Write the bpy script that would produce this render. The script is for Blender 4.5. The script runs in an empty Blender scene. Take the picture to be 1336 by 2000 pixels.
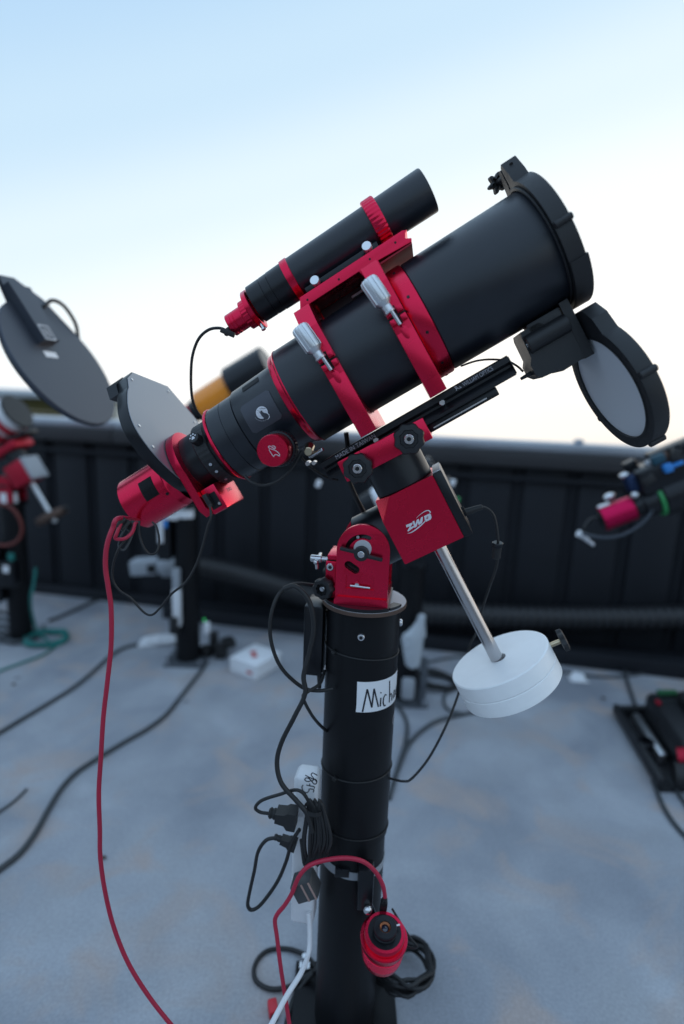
import bpy, bmesh, math, random
from math import sin, cos, pi, radians, sqrt, atan2
from mathutils import Vector, Matrix, geometry
random.seed(7)
sc = bpy.context.scene
COL = sc.collection

# ------------------------------------------------------------------ camera
PITCH, ROLL, FPX = radians(11.2), radians(2.27), 1111.1
C = Vector((-.04215, -.88, 1.16))
_R0, _U0 = Vector((1, 0, 0)), Vector((0, sin(PITCH), cos(PITCH)))
CF = Vector((0, cos(PITCH), -sin(PITCH)))
CR = cos(ROLL)*_R0 + sin(ROLL)*_U0
CU = -sin(ROLL)*_R0 + cos(ROLL)*_U0
cam = bpy.data.objects.new('camera', bpy.data.cameras.new('camera'))
COL.objects.link(cam)
cam.matrix_world = Matrix(((CR.x, CU.x, -CF.x, C.x), (CR.y, CU.y, -CF.y, C.y), (CR.z, CU.z, -CF.z, C.z), (0, 0, 0, 1)))
cam.data.sensor_fit = 'VERTICAL'; cam.data.sensor_height = 36; cam.data.lens = 20
cam.data.clip_start = .02; cam.data.clip_end = 3000
cam.data.dof.use_dof = True; cam.data.dof.focus_distance = .84; cam.data.dof.aperture_fstop = 1.35
sc.camera = cam

# ------------------------------------------------------------------ dusk sky
SUN_AZ, SUN_EL = radians(52), radians(1.5)          # sunset glow, to the right of the view
wd = bpy.data.worlds.new('World'); sc.world = wd; wd.use_nodes = True
nt = wd.node_tree; N_ = nt.nodes; L_ = nt.links
bg = N_['Background']; bg.inputs[1].default_value = .1
sky = N_.new('ShaderNodeTexSky'); sky.sky_type = 'NISHITA'; sky.sun_disc = False
sky.sun_elevation = SUN_EL; sky.sun_rotation = SUN_AZ; sky.dust_density = 1; sky.ozone_density = 2
sep = N_.new('ShaderNodeSeparateXYZ')
tc = N_.new('ShaderNodeTexCoord'); L_.new(tc.outputs['Generated'], sep.inputs[0])
dot = N_.new('ShaderNodeVectorMath'); dot.operation = 'DOT_PRODUCT'
dot.inputs[1].default_value = (sin(SUN_AZ), cos(SUN_AZ), 0); L_.new(tc.outputs['Generated'], dot.inputs[0])
mad = N_.new('ShaderNodeMath'); mad.operation = 'MULTIPLY_ADD'
mad.inputs[1].default_value = -.36; mad.inputs[2].default_value = .22
L_.new(dot.outputs['Value'], mad.inputs[0])
add = N_.new('ShaderNodeMath'); add.operation = 'ADD'; L_.new(sep.outputs['Z'], add.inputs[0]); L_.new(mad.outputs[0], add.inputs[1])
mr = N_.new('ShaderNodeMapRange'); mr.inputs['From Min'].default_value = -.3; mr.inputs['From Max'].default_value = 1.1
L_.new(add.outputs[0], mr.inputs['Value'])
ramp = N_.new('ShaderNodeValToRGB'); ramp.color_ramp.interpolation = 'EASE'
def rpos(z): return (z + .3)/1.4
stops = [(-.28, (.30, .30, .31)), (-.12, (1.12, 1.06, .97)), (.0, (1.18, 1.15, 1.09)), (.12, (1.12, 1.13, 1.12)), (.22, (.99, 1.06, 1.09)),
         (.36, (.80, .94, 1.03)), (.50, (.61, .81, .98)), (.64, (.50, .72, .95)), (1.05, (.62, .88, 1.20))]
while len(ramp.color_ramp.elements) < len(stops): ramp.color_ramp.elements.new(.5)
for e, (z, c) in zip(ramp.color_ramp.elements, stops):
    e.position = rpos(z); e.color = (c[0]/1.2, c[1]/1.2, c[2]/1.2, 1)
L_.new(mr.outputs[0], ramp.inputs[0])
sc1 = N_.new('ShaderNodeVectorMath'); sc1.operation = 'SCALE'; sc1.inputs['Scale'].default_value = 12.0
# the sky opposite the sunset is in the earth's shadow and dimmer
dim = N_.new('ShaderNodeMapRange'); dim.interpolation_type = 'SMOOTHSTEP'
for k_, v_ in (('From Min', -.95), ('From Max', .15), ('To Min', .95), ('To Max', 1.0)): dim.inputs[k_].default_value = v_
L_.new(dot.outputs['Value'], dim.inputs['Value'])
dm = N_.new('ShaderNodeVectorMath'); dm.operation = 'SCALE'; L_.new(ramp.outputs[0], dm.inputs[0]); L_.new(dim.outputs[0], dm.inputs['Scale'])
L_.new(dm.outputs[0], sc1.inputs[0])
sc2 = N_.new('ShaderNodeVectorMath'); sc2.operation = 'SCALE'; sc2.inputs['Scale'].default_value = .12
L_.new(sky.outputs[0], sc2.inputs[0])
va = N_.new('ShaderNodeVectorMath'); va.operation = 'ADD'
L_.new(sc1.outputs[0], va.inputs[0]); L_.new(sc2.outputs[0], va.inputs[1]); L_.new(va.outputs[0], bg.inputs[0])
sun = bpy.data.objects.new('sun', bpy.data.lights.new('sun', 'SUN')); COL.objects.link(sun)
sun.data.energy = .25; sun.data.angle = radians(12); sun.data.color = (1, .72, .48)
sun.rotation_euler = Vector((-sin(SUN_AZ), -cos(SUN_AZ), -math.tan(radians(4)))).to_track_quat('-Z', 'Y').to_euler()

vs = sc.view_settings
vs.view_transform = 'Standard'; vs.look = 'None'; vs.exposure = 0; vs.gamma = 1; vs.use_curve_mapping = False
sc.render.engine = 'CYCLES'
sc.cycles.use_denoising = True
sc.cycles.max_bounces = 6

# ------------------------------------------------------------------ survey helpers (photo pixel -> place)
def ray(px, py): return CF + CR*((px - 668)/FPX) + CU*((1000 - py)/FPX)
def on(px, py, n, d):
    r = ray(px, py); return C + r*((d - n.dot(C))/n.dot(r))
def at(px, py, Y): return on(px, py, Vector((0, 1, 0)), Y)
def fl(px, py, z=0): return on(px, py, Vector((0, 0, 1)), z)

# ------------------------------------------------------------------ materials
MATS = {}
def mat(name, col, rough=.5, metal=0, var=.0, scale=30, bump=0, bscale=200, rvar=.08, spec=.5, coat=0, col2=None, aniso=0, trans=0, emit=None):
    m = bpy.data.materials.new(name); m.use_nodes = True
    t = m.node_tree; b = t.nodes['Principled BSDF']
    b.inputs['Metallic'].default_value = metal; b.inputs['Roughness'].default_value = rough
    b.inputs['Base Color'].default_value = (*col, 1); b.inputs['Specular IOR Level'].default_value = spec
    if coat: b.inputs['Coat Weight'].default_value = coat; b.inputs['Coat Roughness'].default_value = .2
    if trans: b.inputs['Transmission Weight'].default_value = trans
    if emit: b.inputs['Emission Color'].default_value = (*emit[:3], 1); b.inputs['Emission Strength'].default_value = emit[3]
    co = t.nodes.new('ShaderNodeTexCoord')
    nz = t.nodes.new('ShaderNodeTexNoise'); nz.inputs['Scale'].default_value = scale; nz.inputs['Detail'].default_value = 5
    t.links.new(co.outputs['Object'], nz.inputs['Vector'])
    if var or col2:
        mx = t.nodes.new('ShaderNodeMix'); mx.data_type = 'RGBA'
        c2 = col2 or tuple(min(1, c*(1 + var)) for c in col); c1 = col if col2 else tuple(c*(1 - var) for c in col)
        mx.inputs['A'].default_value = (*c1, 1); mx.inputs['B'].default_value = (*c2, 1)
        t.links.new(nz.outputs['Fac'], mx.inputs['Factor']); t.links.new(mx.outputs['Result'], b.inputs['Base Color'])
    if rvar:
        r = t.nodes.new('ShaderNodeMapRange'); r.inputs['To Min'].default_value = max(.03, rough - rvar); r.inputs['To Max'].default_value = min(1, rough + rvar)
        t.links.new(nz.outputs['Fac'], r.inputs['Value']); t.links.new(r.outputs[0], b.inputs['Roughness'])
    if bump:
        n2 = t.nodes.new('ShaderNodeTexNoise'); n2.inputs['Scale'].default_value = bscale; n2.inputs['Detail'].default_value = 3
        t.links.new(co.outputs['Object'], n2.inputs['Vector'])
        bp = t.nodes.new('ShaderNodeBump'); bp.inputs['Strength'].default_value = bump; bp.inputs['Distance'].default_value = .001
        t.links.new(n2.outputs['Fac'], bp.inputs['Height']); t.links.new(bp.outputs[0], b.inputs['Normal'])
    MATS[name] = m; return m
REDU = mat('red_anodised_shaded', (.30, .006, .024), .6, .3)  # darker, rougher copy of the red, with the underside's shade in its colour
RED = mat('red_anodised', (.72, .014, .060), .27, .92, var=.05, scale=30, rvar=.03, coat=.15)
REDF = mat('red_far', (.45, .012, .035), .45, .6)
REDC = mat('red_cable_rubber', (.42, .012, .045), .5, 0, var=.08, bump=.05)
BLK = mat('black_tube_paint', (.0105, .0130, .0190), .33, 0, var=.25, scale=22, rvar=.08, bump=.16, bscale=1500, spec=.5)
BLKA = mat('black_anodised', (.009, .010, .013), .30, .3, var=.15, scale=40, rvar=.07)
BLKP = mat('black_printed_plastic', (.010, .0105, .0125), .5, 0, var=.2, scale=60, bump=.25, bscale=1300)
BLKR = mat('black_rubber', (.011, .011, .012), .55, 0, var=.2, scale=80, bump=.1)
PIER = mat('black_pier_paint', (.007, .0073, .0088), .42, 0, var=.25, scale=9, rvar=.1, bump=.15, bscale=500, spec=.2)
CHR = mat('bright_steel', (.62, .62, .64), .22, 1, rvar=.08, scale=120)
ALU = mat('satin_aluminium', (.70, .71, .73), .38, 1, rvar=.06, scale=150)
BRASS = mat('brass', (.55, .45, .30), .3, 1)
STEEL = mat('brushed_bar_steel', (.52, .50, .50), .24, 1, var=.08, scale=25, rvar=.04)
WHT = mat('white_coated_iron', (.88, .88, .88), .38, 0, var=.04, scale=60, bump=.25, bscale=500)
WPL = mat('white_plastic', (.72, .72, .74), .4, 0, var=.04)
DIMPRINT = mat('dim_grey_print', (.30, .30, .33), .55)
PAPER = mat('white_label_paper', (.78, .78, .80), .6, 0, var=.03)
INK = mat('black_ink', (.012, .012, .02), .6)
PRINT = mat('light_grey_print', (.62, .62, .66), .55)
GREYP = mat('pale_grey_plate', (.50, .50, .52), .5, .2, var=.08, scale=30)
GFACE = mat('grey_anodised_face', (.29, .305, .34), .40, .7, var=.07, scale=25, rvar=.08)
DIFF = mat('translucent_diffuser', (.62, .63, .66), .35, 0, var=.02)
GREYB = mat('grey_plastic', (.33, .35, .38), .5, 0, var=.1)
DARK = mat('dark_hollow', (.004, .004, .005), .7, 0, rvar=0)
ORANGE = mat('orange_tube_paint', (.92, .29, .015), .3, 0, var=.05, coat=.3)
WTUBE = mat('white_tube_paint', (.72, .72, .74), .3, 0, coat=.3)
BLUE = mat('blue_plastic', (.03, .22, .60), .4)
GREEN = mat('green_plastic', (.03, .28, .08), .45)
TEAL = mat('teal_cable_rubber', (.012, .17, .15), .5)
BROWN = mat('brown_iron', (.10, .06, .045), .6, .3, var=.3)
GREYC = mat('grey_cable_rubber', (.045, .05, .055), .6, 0, var=.2)
GOLD = mat('rose_stripe', (.50, .33, .28), .35, .6)
BAG = mat('clear_plastic_bag', (.62, .66, .70), .25, 0, var=.1, trans=.25, bump=.6, bscale=40)
GLASS = mat('coated_lens_glass', (.012, .012, .03), .05, 0, rvar=0, spec=.9)
AMBER = mat('amber_filter_ring', (.25, .08, .03), .2, .6)
LED = mat('green_led', (.02, .4, .1), .3, emit=(.05, 1, .25, 1.6))
METAL = mat('dark_wall_steel', (.012, .0135, .018), .6, .1, var=.35, scale=5, rvar=.1, bump=.05, bscale=60, spec=.35)
SIDING = mat('grey_siding', (.30, .30, .31), .6, 0, var=.15, scale=3)
CAPM = mat('dark_cap_steel', (.036, .034, .036), .55, .1, var=.25, scale=4, spec=.4)
GALV = mat('galvanised_flashing', (.42, .44, .48), .35, .7, var=.12, scale=9)
DUCT = mat('black_corrugated_plastic', (.018, .018, .02), .45, 0, var=.3, scale=9)
OLIVE = mat('olive_siding', (.085, .075, .022), .8, 0, var=.25, scale=4)
CREAM = mat('cream_trim', (.75, .66, .55), .7, 0, var=.05)
BASE_GREY = mat('pier_base_steel', (.10, .11, .125), .5, .4, var=.25, scale=20)

def concrete():
    m = bpy.data.materials.new('worn_concrete'); m.use_nodes = True
    t = m.node_tree; b = t.nodes['Principled BSDF']; b.inputs['Roughness'].default_value = .75
    co = t.nodes.new('ShaderNodeTexCoord')
    def noise(s, d=6, dist=0):
        n = t.nodes.new('ShaderNodeTexNoise'); n.inputs['Scale'].default_value = s; n.inputs['Detail'].default_value = d; n.inputs['Distortion'].default_value = dist
        t.links.new(co.outputs['Object'], n.inputs['Vector']); return n.outputs['Fac']
    def rmp(src, a, b_, c0, c1):
        r = t.nodes.new('ShaderNodeValToRGB'); r.color_ramp.elements[0].position = a; r.color_ramp.elements[1].position = b_
        r.color_ramp.elements[0].color = (*c0, 1); r.color_ramp.elements[1].color = (*c1, 1); t.links.new(src, r.inputs[0]); return r.outputs[0]
    def mix(f, A, B, mode='MIX'):
        x = t.nodes.new('ShaderNodeMix'); x.data_type = 'RGBA'; x.blend_type = mode
        for k, v in (('Factor', f), ('A', A), ('B', B)):
            i = {'Factor': 0, 'A': 6, 'B': 7}[k]
            if isinstance(v, (int, float)): x.inputs[i].default_value = v
            elif isinstance(v, tuple): x.inputs[i].default_value = (*v, 1)
            else: t.links.new(v, x.inputs[i])
        return x.outputs[2]
    base = rmp(noise(2.6, 9, .5), .34, .66, (.262, .274, .306), (.420, .428, .455))
    w1 = t.nodes.new('ShaderNodeMapping'); w1.inputs['Scale'].default_value = (9, 1.5, 1); w1.inputs['Rotation'].default_value = (0, 0, .9); w1.inputs['Scale'].default_value = (1.6, .7, 1)
    t.links.new(co.outputs['Object'], w1.inputs[0])
    n2 = t.nodes.new('ShaderNodeTexNoise'); n2.inputs['Scale'].default_value = 3; n2.inputs['Detail'].default_value = 7; t.links.new(w1.outputs[0], n2.inputs['Vector'])
    swirl = rmp(n2.outputs['Fac'], .4, .65, (1, 1, 1), (.86, .87, .89))
    c = mix(1.0, base, swirl, 'MULTIPLY')
    rust = rmp(noise(4.8, 9, .9), .51, .68, (0, 0, 0), (.78, .78, .78))
    c = mix(rust, c, (.41, .335, .305))
    stain = rmp(noise(3.0, 9, 1.0), .50, .70, (0, 0, 0), (.50, .50, .50))
    c = mix(stain, c, (.31, .312, .325))
    vor = t.nodes.new('ShaderNodeTexVoronoi'); vor.inputs['Scale'].default_value = 7; t.links.new(co.outputs['Object'], vor.inputs['Vector'])
    spots = rmp(vor.outputs['Distance'], .05, .11, (.7, .7, .7), (0, 0, 0))
    gate = rmp(noise(3.1, 2), .55, .62, (0, 0, 0), (1, 1, 1))
    sp = mix(1.0, spots, gate, 'MULTIPLY')
    c = mix(sp, c, (.10, .09, .085))
    grit = rmp(noise(150, 4), .3, .7, (.88, .88, .88), (1.07, 1.07, 1.07))
    c = mix(1.0, c, grit, 'MULTIPLY')
    t.links.new(c, b.inputs['Base Color'])
    bp = t.nodes.new('ShaderNodeBump'); bp.inputs['Strength'].default_value = .35; bp.inputs['Distance'].default_value = .004
    t.links.new(noise(45, 6), bp.inputs['Height']); t.links.new(bp.outputs[0], b.inputs['Normal'])
    return m
CONC = concrete()

# ------------------------------------------------------------------ geometry builder
def frame(th, al, o):
    return Matrix.Translation(o) @ Matrix.Rotation(-th, 4, 'Z') @ Matrix.Rotation(-al, 4, 'Y')
def basis(axis):
    a = Vector(axis).normalized(); h = Vector((0, 0, 1)) if abs(a.z) < .9 else Vector((1, 0, 0))
    e1 = a.cross(h).normalized(); e2 = a.cross(e1).normalized(); return a, e1, e2
class G:
    def __init__(s): s.bm = bmesh.new()
    def quadgrid(s, rows, closed=True):
        bm = s.bm; R = [[bm.verts.new(p) for p in row] for row in rows]
        for r0, r1 in zip(R, R[1:]):
            n = len(r0)
            for i in range(n if closed else n - 1):
                j = (i + 1) % n
                bm.faces.new((r0[i], r0[j], r1[j], r1[i]))
        return R
    def cap(s, ring):
        try: s.bm.faces.new(ring)
        except ValueError: pass
    def lathe(s, o, axis, prof, n=40, caps=True, fn=None):
        a, e1, e2 = basis(axis); o = Vector(o); rows = []
        for q in prof:
            t, r = q[0], q[1]
            rows.append([o + a*t + (e1*cos(2*pi*i/n) + e2*sin(2*pi*i/n))*(r*(fn(2*pi*i/n) if fn else 1)) for i in range(n)])
        R = s.quadgrid(rows)
        if caps:
            if prof[0][1] > 1e-6: s.cap(R[0][::-1])
            if prof[-1][1] > 1e-6: s.cap(R[-1])
        return s
    def cyl(s, p0, p1, r, r2=None, n=28, bev=0, fn=None):
        p0, p1 = Vector(p0), Vector(p1); L = (p1 - p0).length; r2 = r if r2 is None else r2
        pr = [(0, r), (L, r2)] if not bev else [(0, r - bev), (bev, r), (L - bev, r2), (L, r2 - bev)]
        return s.lathe(p0, p1 - p0, pr, n, True, fn)
    def ring(s, o, axis, t0, t1, ri, ro, n=56, bev=.0008):
        pr = [(t0, ri), (t0, ro - bev), (t0 + bev, ro), (t1 - bev, ro), (t1, ro - bev), (t1, ri), (t0, ri)]
        return s.lathe(o, axis, pr, n, False)
    def box(s, a, b, bev=0, M=None, seg=2):
        a, b = Vector(a), Vector(b); c = (a + b)/2; d = b - a
        T = Matrix.Translation(c) @ Matrix.Diagonal((*d, 1))
        if M: T = M @ T
        g = bmesh.ops.create_cube(s.bm, size=1, matrix=T)
        if bev:
            es = {e for v in g['verts'] for e in v.link_edges}
            bmesh.ops.bevel(s.bm, geom=list(es), offset=bev, segments=seg, affect='EDGES', profile=.5)
        return s
    def prism(s, out, f, d0, d1, holes=()):
        """polygon with holes in (a, b), extruded from d0 to d1; f(a, b, d) -> point"""
        polys = [[Vector((x, y, 0)) for x, y in out]] + [[Vector((x, y, 0)) for x, y in h] for h in holes]
        tri = geometry.tessellate_polygon(polys); flat = [p for q in polys for p in q]
        v0 = [s.bm.verts.new(f(p.x, p.y, d0)) for p in flat]; v1 = [s.bm.verts.new(f(p.x, p.y, d1)) for p in flat]
        for t in tri:
            for v, o in ((v0, 1), (v1, -1)):
                try: s.bm.faces.new([v[i] for i in t][::o])
                except ValueError: pass
        k = 0
        for q in polys:
            n = len(q)
            for i in range(n):
                j = (i + 1) % n
                s.bm.faces.new((v0[k + i], v0[k + j], v1[k + j], v1[k + i]))
            k += n
        return s
    def edge(s, off, ang=30):
        bmesh.ops.recalc_face_normals(s.bm, faces=s.bm.faces)
        es = [e for e in s.bm.edges if len(e.link_faces) == 2 and e.calc_face_angle(0) > radians(ang)]
        bmesh.ops.bevel(s.bm, geom=es, offset=off, segments=2, affect='EDGES', profile=.6, clamp_overlap=True); return s
    def sheet(s, out, f, holes=()):
        polys = [[Vector((x, y, 0)) for x, y in out]] + [[Vector((x, y, 0)) for x, y in h] for h in holes]
        flat = [p for q in polys for p in q]; vv = [s.bm.verts.new(f(p.x, p.y)) for p in flat]
        for t in geometry.tessellate_polygon(polys):
            try: s.bm.faces.new([vv[i] for i in t])
            except ValueError: pass
        return s
    def tube(s, pts, r, n=10, step=6, wob=0, flat=1, up=None, rfn=None):
        pts = [Vector(p) for p in pts]; P = [2*pts[0] - pts[1]] + pts + [2*pts[-1] - pts[-2]]; path = []
        for i in range(1, len(P) - 2):
            for k in range(step):
                t = k/step; a, b, c, d = P[i-1], P[i], P[i+1], P[i+2]
                path.append(.5*(2*b + (c - a)*t + (2*a - 5*b + 4*c - d)*t*t + (3*b - a - 3*c + d)*t**3))
        path.append(pts[-1])
        if wob: path = [p + Vector([random.uniform(-wob, wob) for _ in range(3)]) for p in path]
        T = [(path[min(i + 1, len(path) - 1)] - path[max(i - 1, 0)]).normalized() for i in range(len(path))]
        _, e, _ = basis(T[0]); rows = []
        for i, p in enumerate(path):
            e = (e - T[i]*e.dot(T[i])).normalized(); f = T[i].cross(e); rr = r*(rfn(i) if rfn else 1)
            rows.append([p + (e*cos(2*pi*k/n) + f*sin(2*pi*k/n)*flat)*rr for k in range(n)])
        R = s.quadgrid(rows); s.cap(R[0][::-1]); s.cap(R[-1]); return s
    def ribbon(s, pts, w, f, closed=False):
        """flat stroke through 2D points; w number or list"""
        n = len(pts); W = w if isinstance(w, (list, tuple)) else [w]*n; L = []; Rr = []
        for i, (x, y) in enumerate(pts):
            a = pts[i-1] if i or closed else pts[i]; b = pts[(i+1) % n] if i < n-1 or closed else pts[i]
            dx, dy = b[0]-a[0], b[1]-a[1]; l = math.hypot(dx, dy) or 1; nx, ny = -dy/l*W[i]/2, dx/l*W[i]/2
            L.append(s.bm.verts.new(f(x+nx, y+ny))); Rr.append(s.bm.verts.new(f(x-nx, y-ny)))
        for i in range(n if closed else n-1):
            j = (i+1) % n
            try: s.bm.faces.new((L[i], L[j], Rr[j], Rr[i]))
            except ValueError: pass
        return s
    def sphere(s, c, r, M=None, u=20, v=12):
        T = Matrix.Translation(c) @ (M or Matrix()) @ Matrix.Diagonal((r, r, r, 1) if not isinstance(r, tuple) else (*r, 1))
        bmesh.ops.create_uvsphere(s.bm, u_segments=u, v_segments=v, radius=1, matrix=T); return s
def smooth2d(pts, k=4, closed=False):
    n = len(pts); out = []
    for i in range(n if closed else n-1):
        g = lambda j: pts[j % n] if closed else pts[max(0, min(n-1, j))]
        a, b, c, d = g(i-1), g(i), g(i+1), g(i+2)
        for q in range(k):
            t = q/k
            out.append(tuple(.5*(2*b[m] + (c[m]-a[m])*t + (2*a[m]-5*b[m]+4*c[m]-d[m])*t*t + (3*b[m]-a[m]-3*c[m]+d[m])*t**3) for m in (0, 1)))
    if not closed: out.append(pts[-1])
    return out
def circ(cx, cy, r, n=32, a0=0, a1=2*pi, end=False):
    return [(cx + r*cos(a0 + (a1-a0)*i/n), cy + r*sin(a0 + (a1-a0)*i/n)) for i in range(n + (1 if end else 0))]

BASE = {}
def finish(name, g, m, shift=Vector(), ang=35, recalc=True):
    bm = g.bm
    if recalc: bmesh.ops.recalc_face_normals(bm, faces=bm.faces)
    bmesh.ops.translate(bm, verts=bm.verts, vec=-shift)
    me = bpy.data.meshes.new(name); bm.to_mesh(me); bm.free()
    for p in me.polygons: p.use_smooth = True
    me.set_sharp_from_angle(angle=radians(ang))
    me.materials.append(m); return bpy.data.objects.new(name, me)
def tag(o, label=None, cat=None, group=None, kind=None):
    for k, v in (('label', label), ('category', cat), ('group', group), ('kind', kind)):
        if v: o[k] = v
    return o
def thing(name, label, cat, M=Matrix(), base=(0, 0, 0), group=None):
    o = bpy.data.objects.new(name, None); COL.objects.link(o); base = Vector(base)
    o.matrix_world = M @ Matrix.Translation(base); o.empty_display_size = .03; BASE[o.name] = base
    return tag(o, label, cat, group)
def part(name, g, m, parent, ang=35, label=None, recalc=True):
    b = BASE[parent.name]; o = finish(name, g, m, b, ang, recalc); COL.objects.link(o); o.parent = parent; BASE[o.name] = b
    if label: o['label'] = label
    return o
def single(name, g, m, label, cat, base=(0, 0, 0), M=Matrix(), ang=35, group=None):
    base = Vector(base); o = finish(name, g, m, base, ang); COL.objects.link(o)
    o.matrix_world = M @ Matrix.Translation(base); BASE[o.name] = base
    return tag(o, label, cat, group)
def structure(name, g, m):
    o = finish(name, g, m); COL.objects.link(o); o['kind'] = 'structure'; BASE[o.name] = Vector(); return o
def text(name, body, size, M, m, parent, ext=.0):
    cu = bpy.data.curves.new('t', 'FONT'); cu.body = body; cu.size = size; cu.align_x = 'LEFT'; cu.extrude = ext
    to = bpy.data.objects.new('t', cu); me = bpy.data.meshes.new_from_object(to); bpy.data.objects.remove(to); bpy.data.curves.remove(cu)
    me.transform(M); me.transform(Matrix.Translation(-BASE[parent.name])); me.materials.append(m); me.name = name
    o = bpy.data.objects.new(name, me); COL.objects.link(o); o.parent = parent; BASE[o.name] = BASE[parent.name]; return o
def cable(name, label, pts, r, m, n=10, step=7, cat='cable', flat=1, group=None):
    g = G().tube(pts, r, n, step, flat=flat); b = min((Vector(p) for p in pts), key=lambda p: p.z)
    return single(name, g, m, label, cat, b, ang=60, group=group)
def px_path(lst): return [at(x, y, Y) for x, y, Y in lst]
def floor_path(lst, z): return [fl(x, y, z) for x, y in lst]
X, Y_, Z_ = Vector((1, 0, 0)), Vector((0, 1, 0)), Vector((0, 0, 1))

TH = radians(8); O = Vector((0, 0, .79))
MF, TF, BF = frame(TH, radians(30.3), O), frame(TH, radians(32.3), O), frame(TH, 0, O)

# ------------------------------------------------------------------ setting
g = G(); g.quadgrid([[(-7 + 14*i/14, -5 + 7.6*j/8, 0) for i in range(15)] for j in range(9)], closed=False)
structure('concrete_floor', g, CONC)
HILL = mat('dry_hillside_grass', (.09, .085, .04), .9, 0, var=.4, scale=.3)
g = G()
sq = [(-7.05, -5.05), (7.05, -5.05), (7.05, 2.65), (-7.05, 2.65)]
def rect_ring(k, z, n=10):
    pts = []
    for a in range(4):
        p, q = sq[a], sq[(a + 1) % 4]
        for i in range(n):
            x = p[0] + (q[0] - p[0])*i/n; y = p[1] + (q[1] - p[1])*i/n
            pts.append((x*k, (y + 1.2)*k - 1.2, z))
    return pts
g.quadgrid([rect_ring(k, z) for k, z in ((1.0, -.03), (1.2, -.3), (2, -1.5), (5, -5), (20, -20), (120, -90))])
structure('hillside_ground', g, HILL)

WN, WD = Vector((.1855, .98264, 0)), Vector((.98264, -.1855, 0))
WM = Matrix(((WD.x, WN.x, 0, WN.x*1.872), (WD.y, WN.y, 0, WN.y*1.872), (0, 0, 1, 0), (0, 0, 0, 1)))
wall = thing('parapet_wall', 'low dark ribbed metal wall with pale flashing on its cap behind the telescopes', 'wall', WM)
PW = .247
for k in range(-17, 15):
    s0 = -.06 + k*PW
    part('panel', G().box((s0 + .03, .008, .056), (s0 + PW - .03, .03, .9), .003), METAL, wall)
    part('seam', G().prism([(-.0295, .031), (-.0295, .026), (-.006, .024), (-.004, .014), (.004, .014), (.006, .024), (.0295, .026), (.0295, .031)], lambda a, b, d, s0=s0: Vector((s0 + a, b, d)), .056, .9), METAL, wall)
part('backing', G().box((-4.3, .032, 0), (3.7, .09, .95)), METAL, wall)
part('base_board', G().box((-4.3, -.02, 0), (3.7, .03, .055), .004), METAL, wall)
for k in range(6):
    s0 = -4.3 + 1.34*k
    cp = part('cap', G().box((s0 + .002, -.055, .888), (s0 + 1.338, .16, .962), .004), CAPM, wall)
    part('flashing', G().box((s0 + .001, -.035, .9625), (s0 + 1.339, .14, 1.003), .003), GALV, cp)
part('rail', G().box((-4.3, -.022, .822), (3.7, .01, .842), .003), METAL, wall)
part('rail_bracket', G().box((.66, -.012, 1.003), (.70, .02, 1.025), .006), GALV, wall)

# unseen wall added behind the camera to dim what faces it, plus side walls
g = G(); g.box((-7, -4.6, 0), (7, -4.45, 1.50)); g.box((-7.0, -4.44, 0), (-6.8, 2.5, 1.0)); g.box((6.8, -4.44, 0), (7.0, 1.0, 1.0))
structure('unseen_shade_wall', g, SIDING)

# neighbouring shed beyond the wall
P = at(225, 832, 6.0); Q = at(-60, 745, 6.0)
shed = thing('shed', 'olive clad shed with cream corner trim beyond the wall at far left', 'shed', Matrix.Translation((P.x, 6, -.75)))
for k in range(9):
    part('siding_board', G().box((-3.6, k*.002, .02 + .2*k), (-.001, .05 + k*.002, .02 + .2*k + .197), .004), OLIVE, shed)
part('corner_trim', G().box((0, -.03, 0), (.10, .06, 1.85), .004), CREAM, shed)
part('roof', G().prism([(-.12, 1.84), (.34, 1.88), (.34, 1.83), (-.12, 1.79)], lambda a, b, d: Vector((d, a, b)), -3.8, .12), GREYB, shed)
part('side_wall', G().box((-.002, .061, 0), (.04, .30, 1.80)), CREAM, shed)

# corrugated duct along the wall foot
dp = [at(x, y, Y) for x, y, Y in ((395, 1108, 1.86), (470, 1124, 1.83), (560, 1150, 1.80), (640, 1174, 1.77), (740, 1190, 1.73), (830, 1197, 1.70), (950, 1203, 1.67), (1080, 1206, 1.64), (1200, 1207, 1.61), (1336, 1205, 1.58), (1480, 1202, 1.55))]
single('corrugated_duct', G().tube(dp, .054, 18, 46, rfn=lambda i: 1 + (.08 if i % 6 < 3 else -.08)), DUCT, 'long black corrugated duct running along the foot of the dark wall', 'duct', dp[5], ang=70)
# low board lying under it
single('duct_bearer', G().box((-1.3, -.16, .0), (3.5, -.045, .07), .004), METAL, 'dark steel kerb under the corrugated duct', 'kerb', (0, -.1, 0), WM)

# ------------------------------------------------------------------ main pier
pier = thing('telescope_pier', 'black steel pier with handwritten name label carrying the front telescope', 'pier', Matrix.Translation((0, 0, 0)))
R1, R2 = .0595, .0565
part('sleeve', G().lathe((0, 0, .425), Z_, [(0, R2 + .0003), (0, R1), (.4125, R1)], 64, False), PIER, pier)
part('lower_pipe', G().lathe((0, 0, .012), Z_, [(0, R2), (.43, R2)], 64, False), PIER, pier)
part('base_plate', G().box((-.1, -.1, .0), (.1, .1, .012), .002), PIER, pier)
for sx in (-1, 1):
    for sy in (-1, 1):
        part('anchor_bolt', G().cyl((sx*.082, sy*.082, .012), (sx*.082, sy*.082, .022), .012, n=6).cyl((sx*.082, sy*.082, .022), (sx*.082, sy*.082, .045), .006, n=14), CHR, pier)
part('top_plate', G().lathe((0, 0, .8375), Z_, [(0, .058), (0, .0675), (.0010, .0685), (.0058, .0685), (.0065, .0680), (.0065, 0)], 64, False), BROWN, pier)
part('top_face', G().cyl((0, 0, .8441), (0, 0, .8447), .0672, n=64), GREYP, pier)
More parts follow.
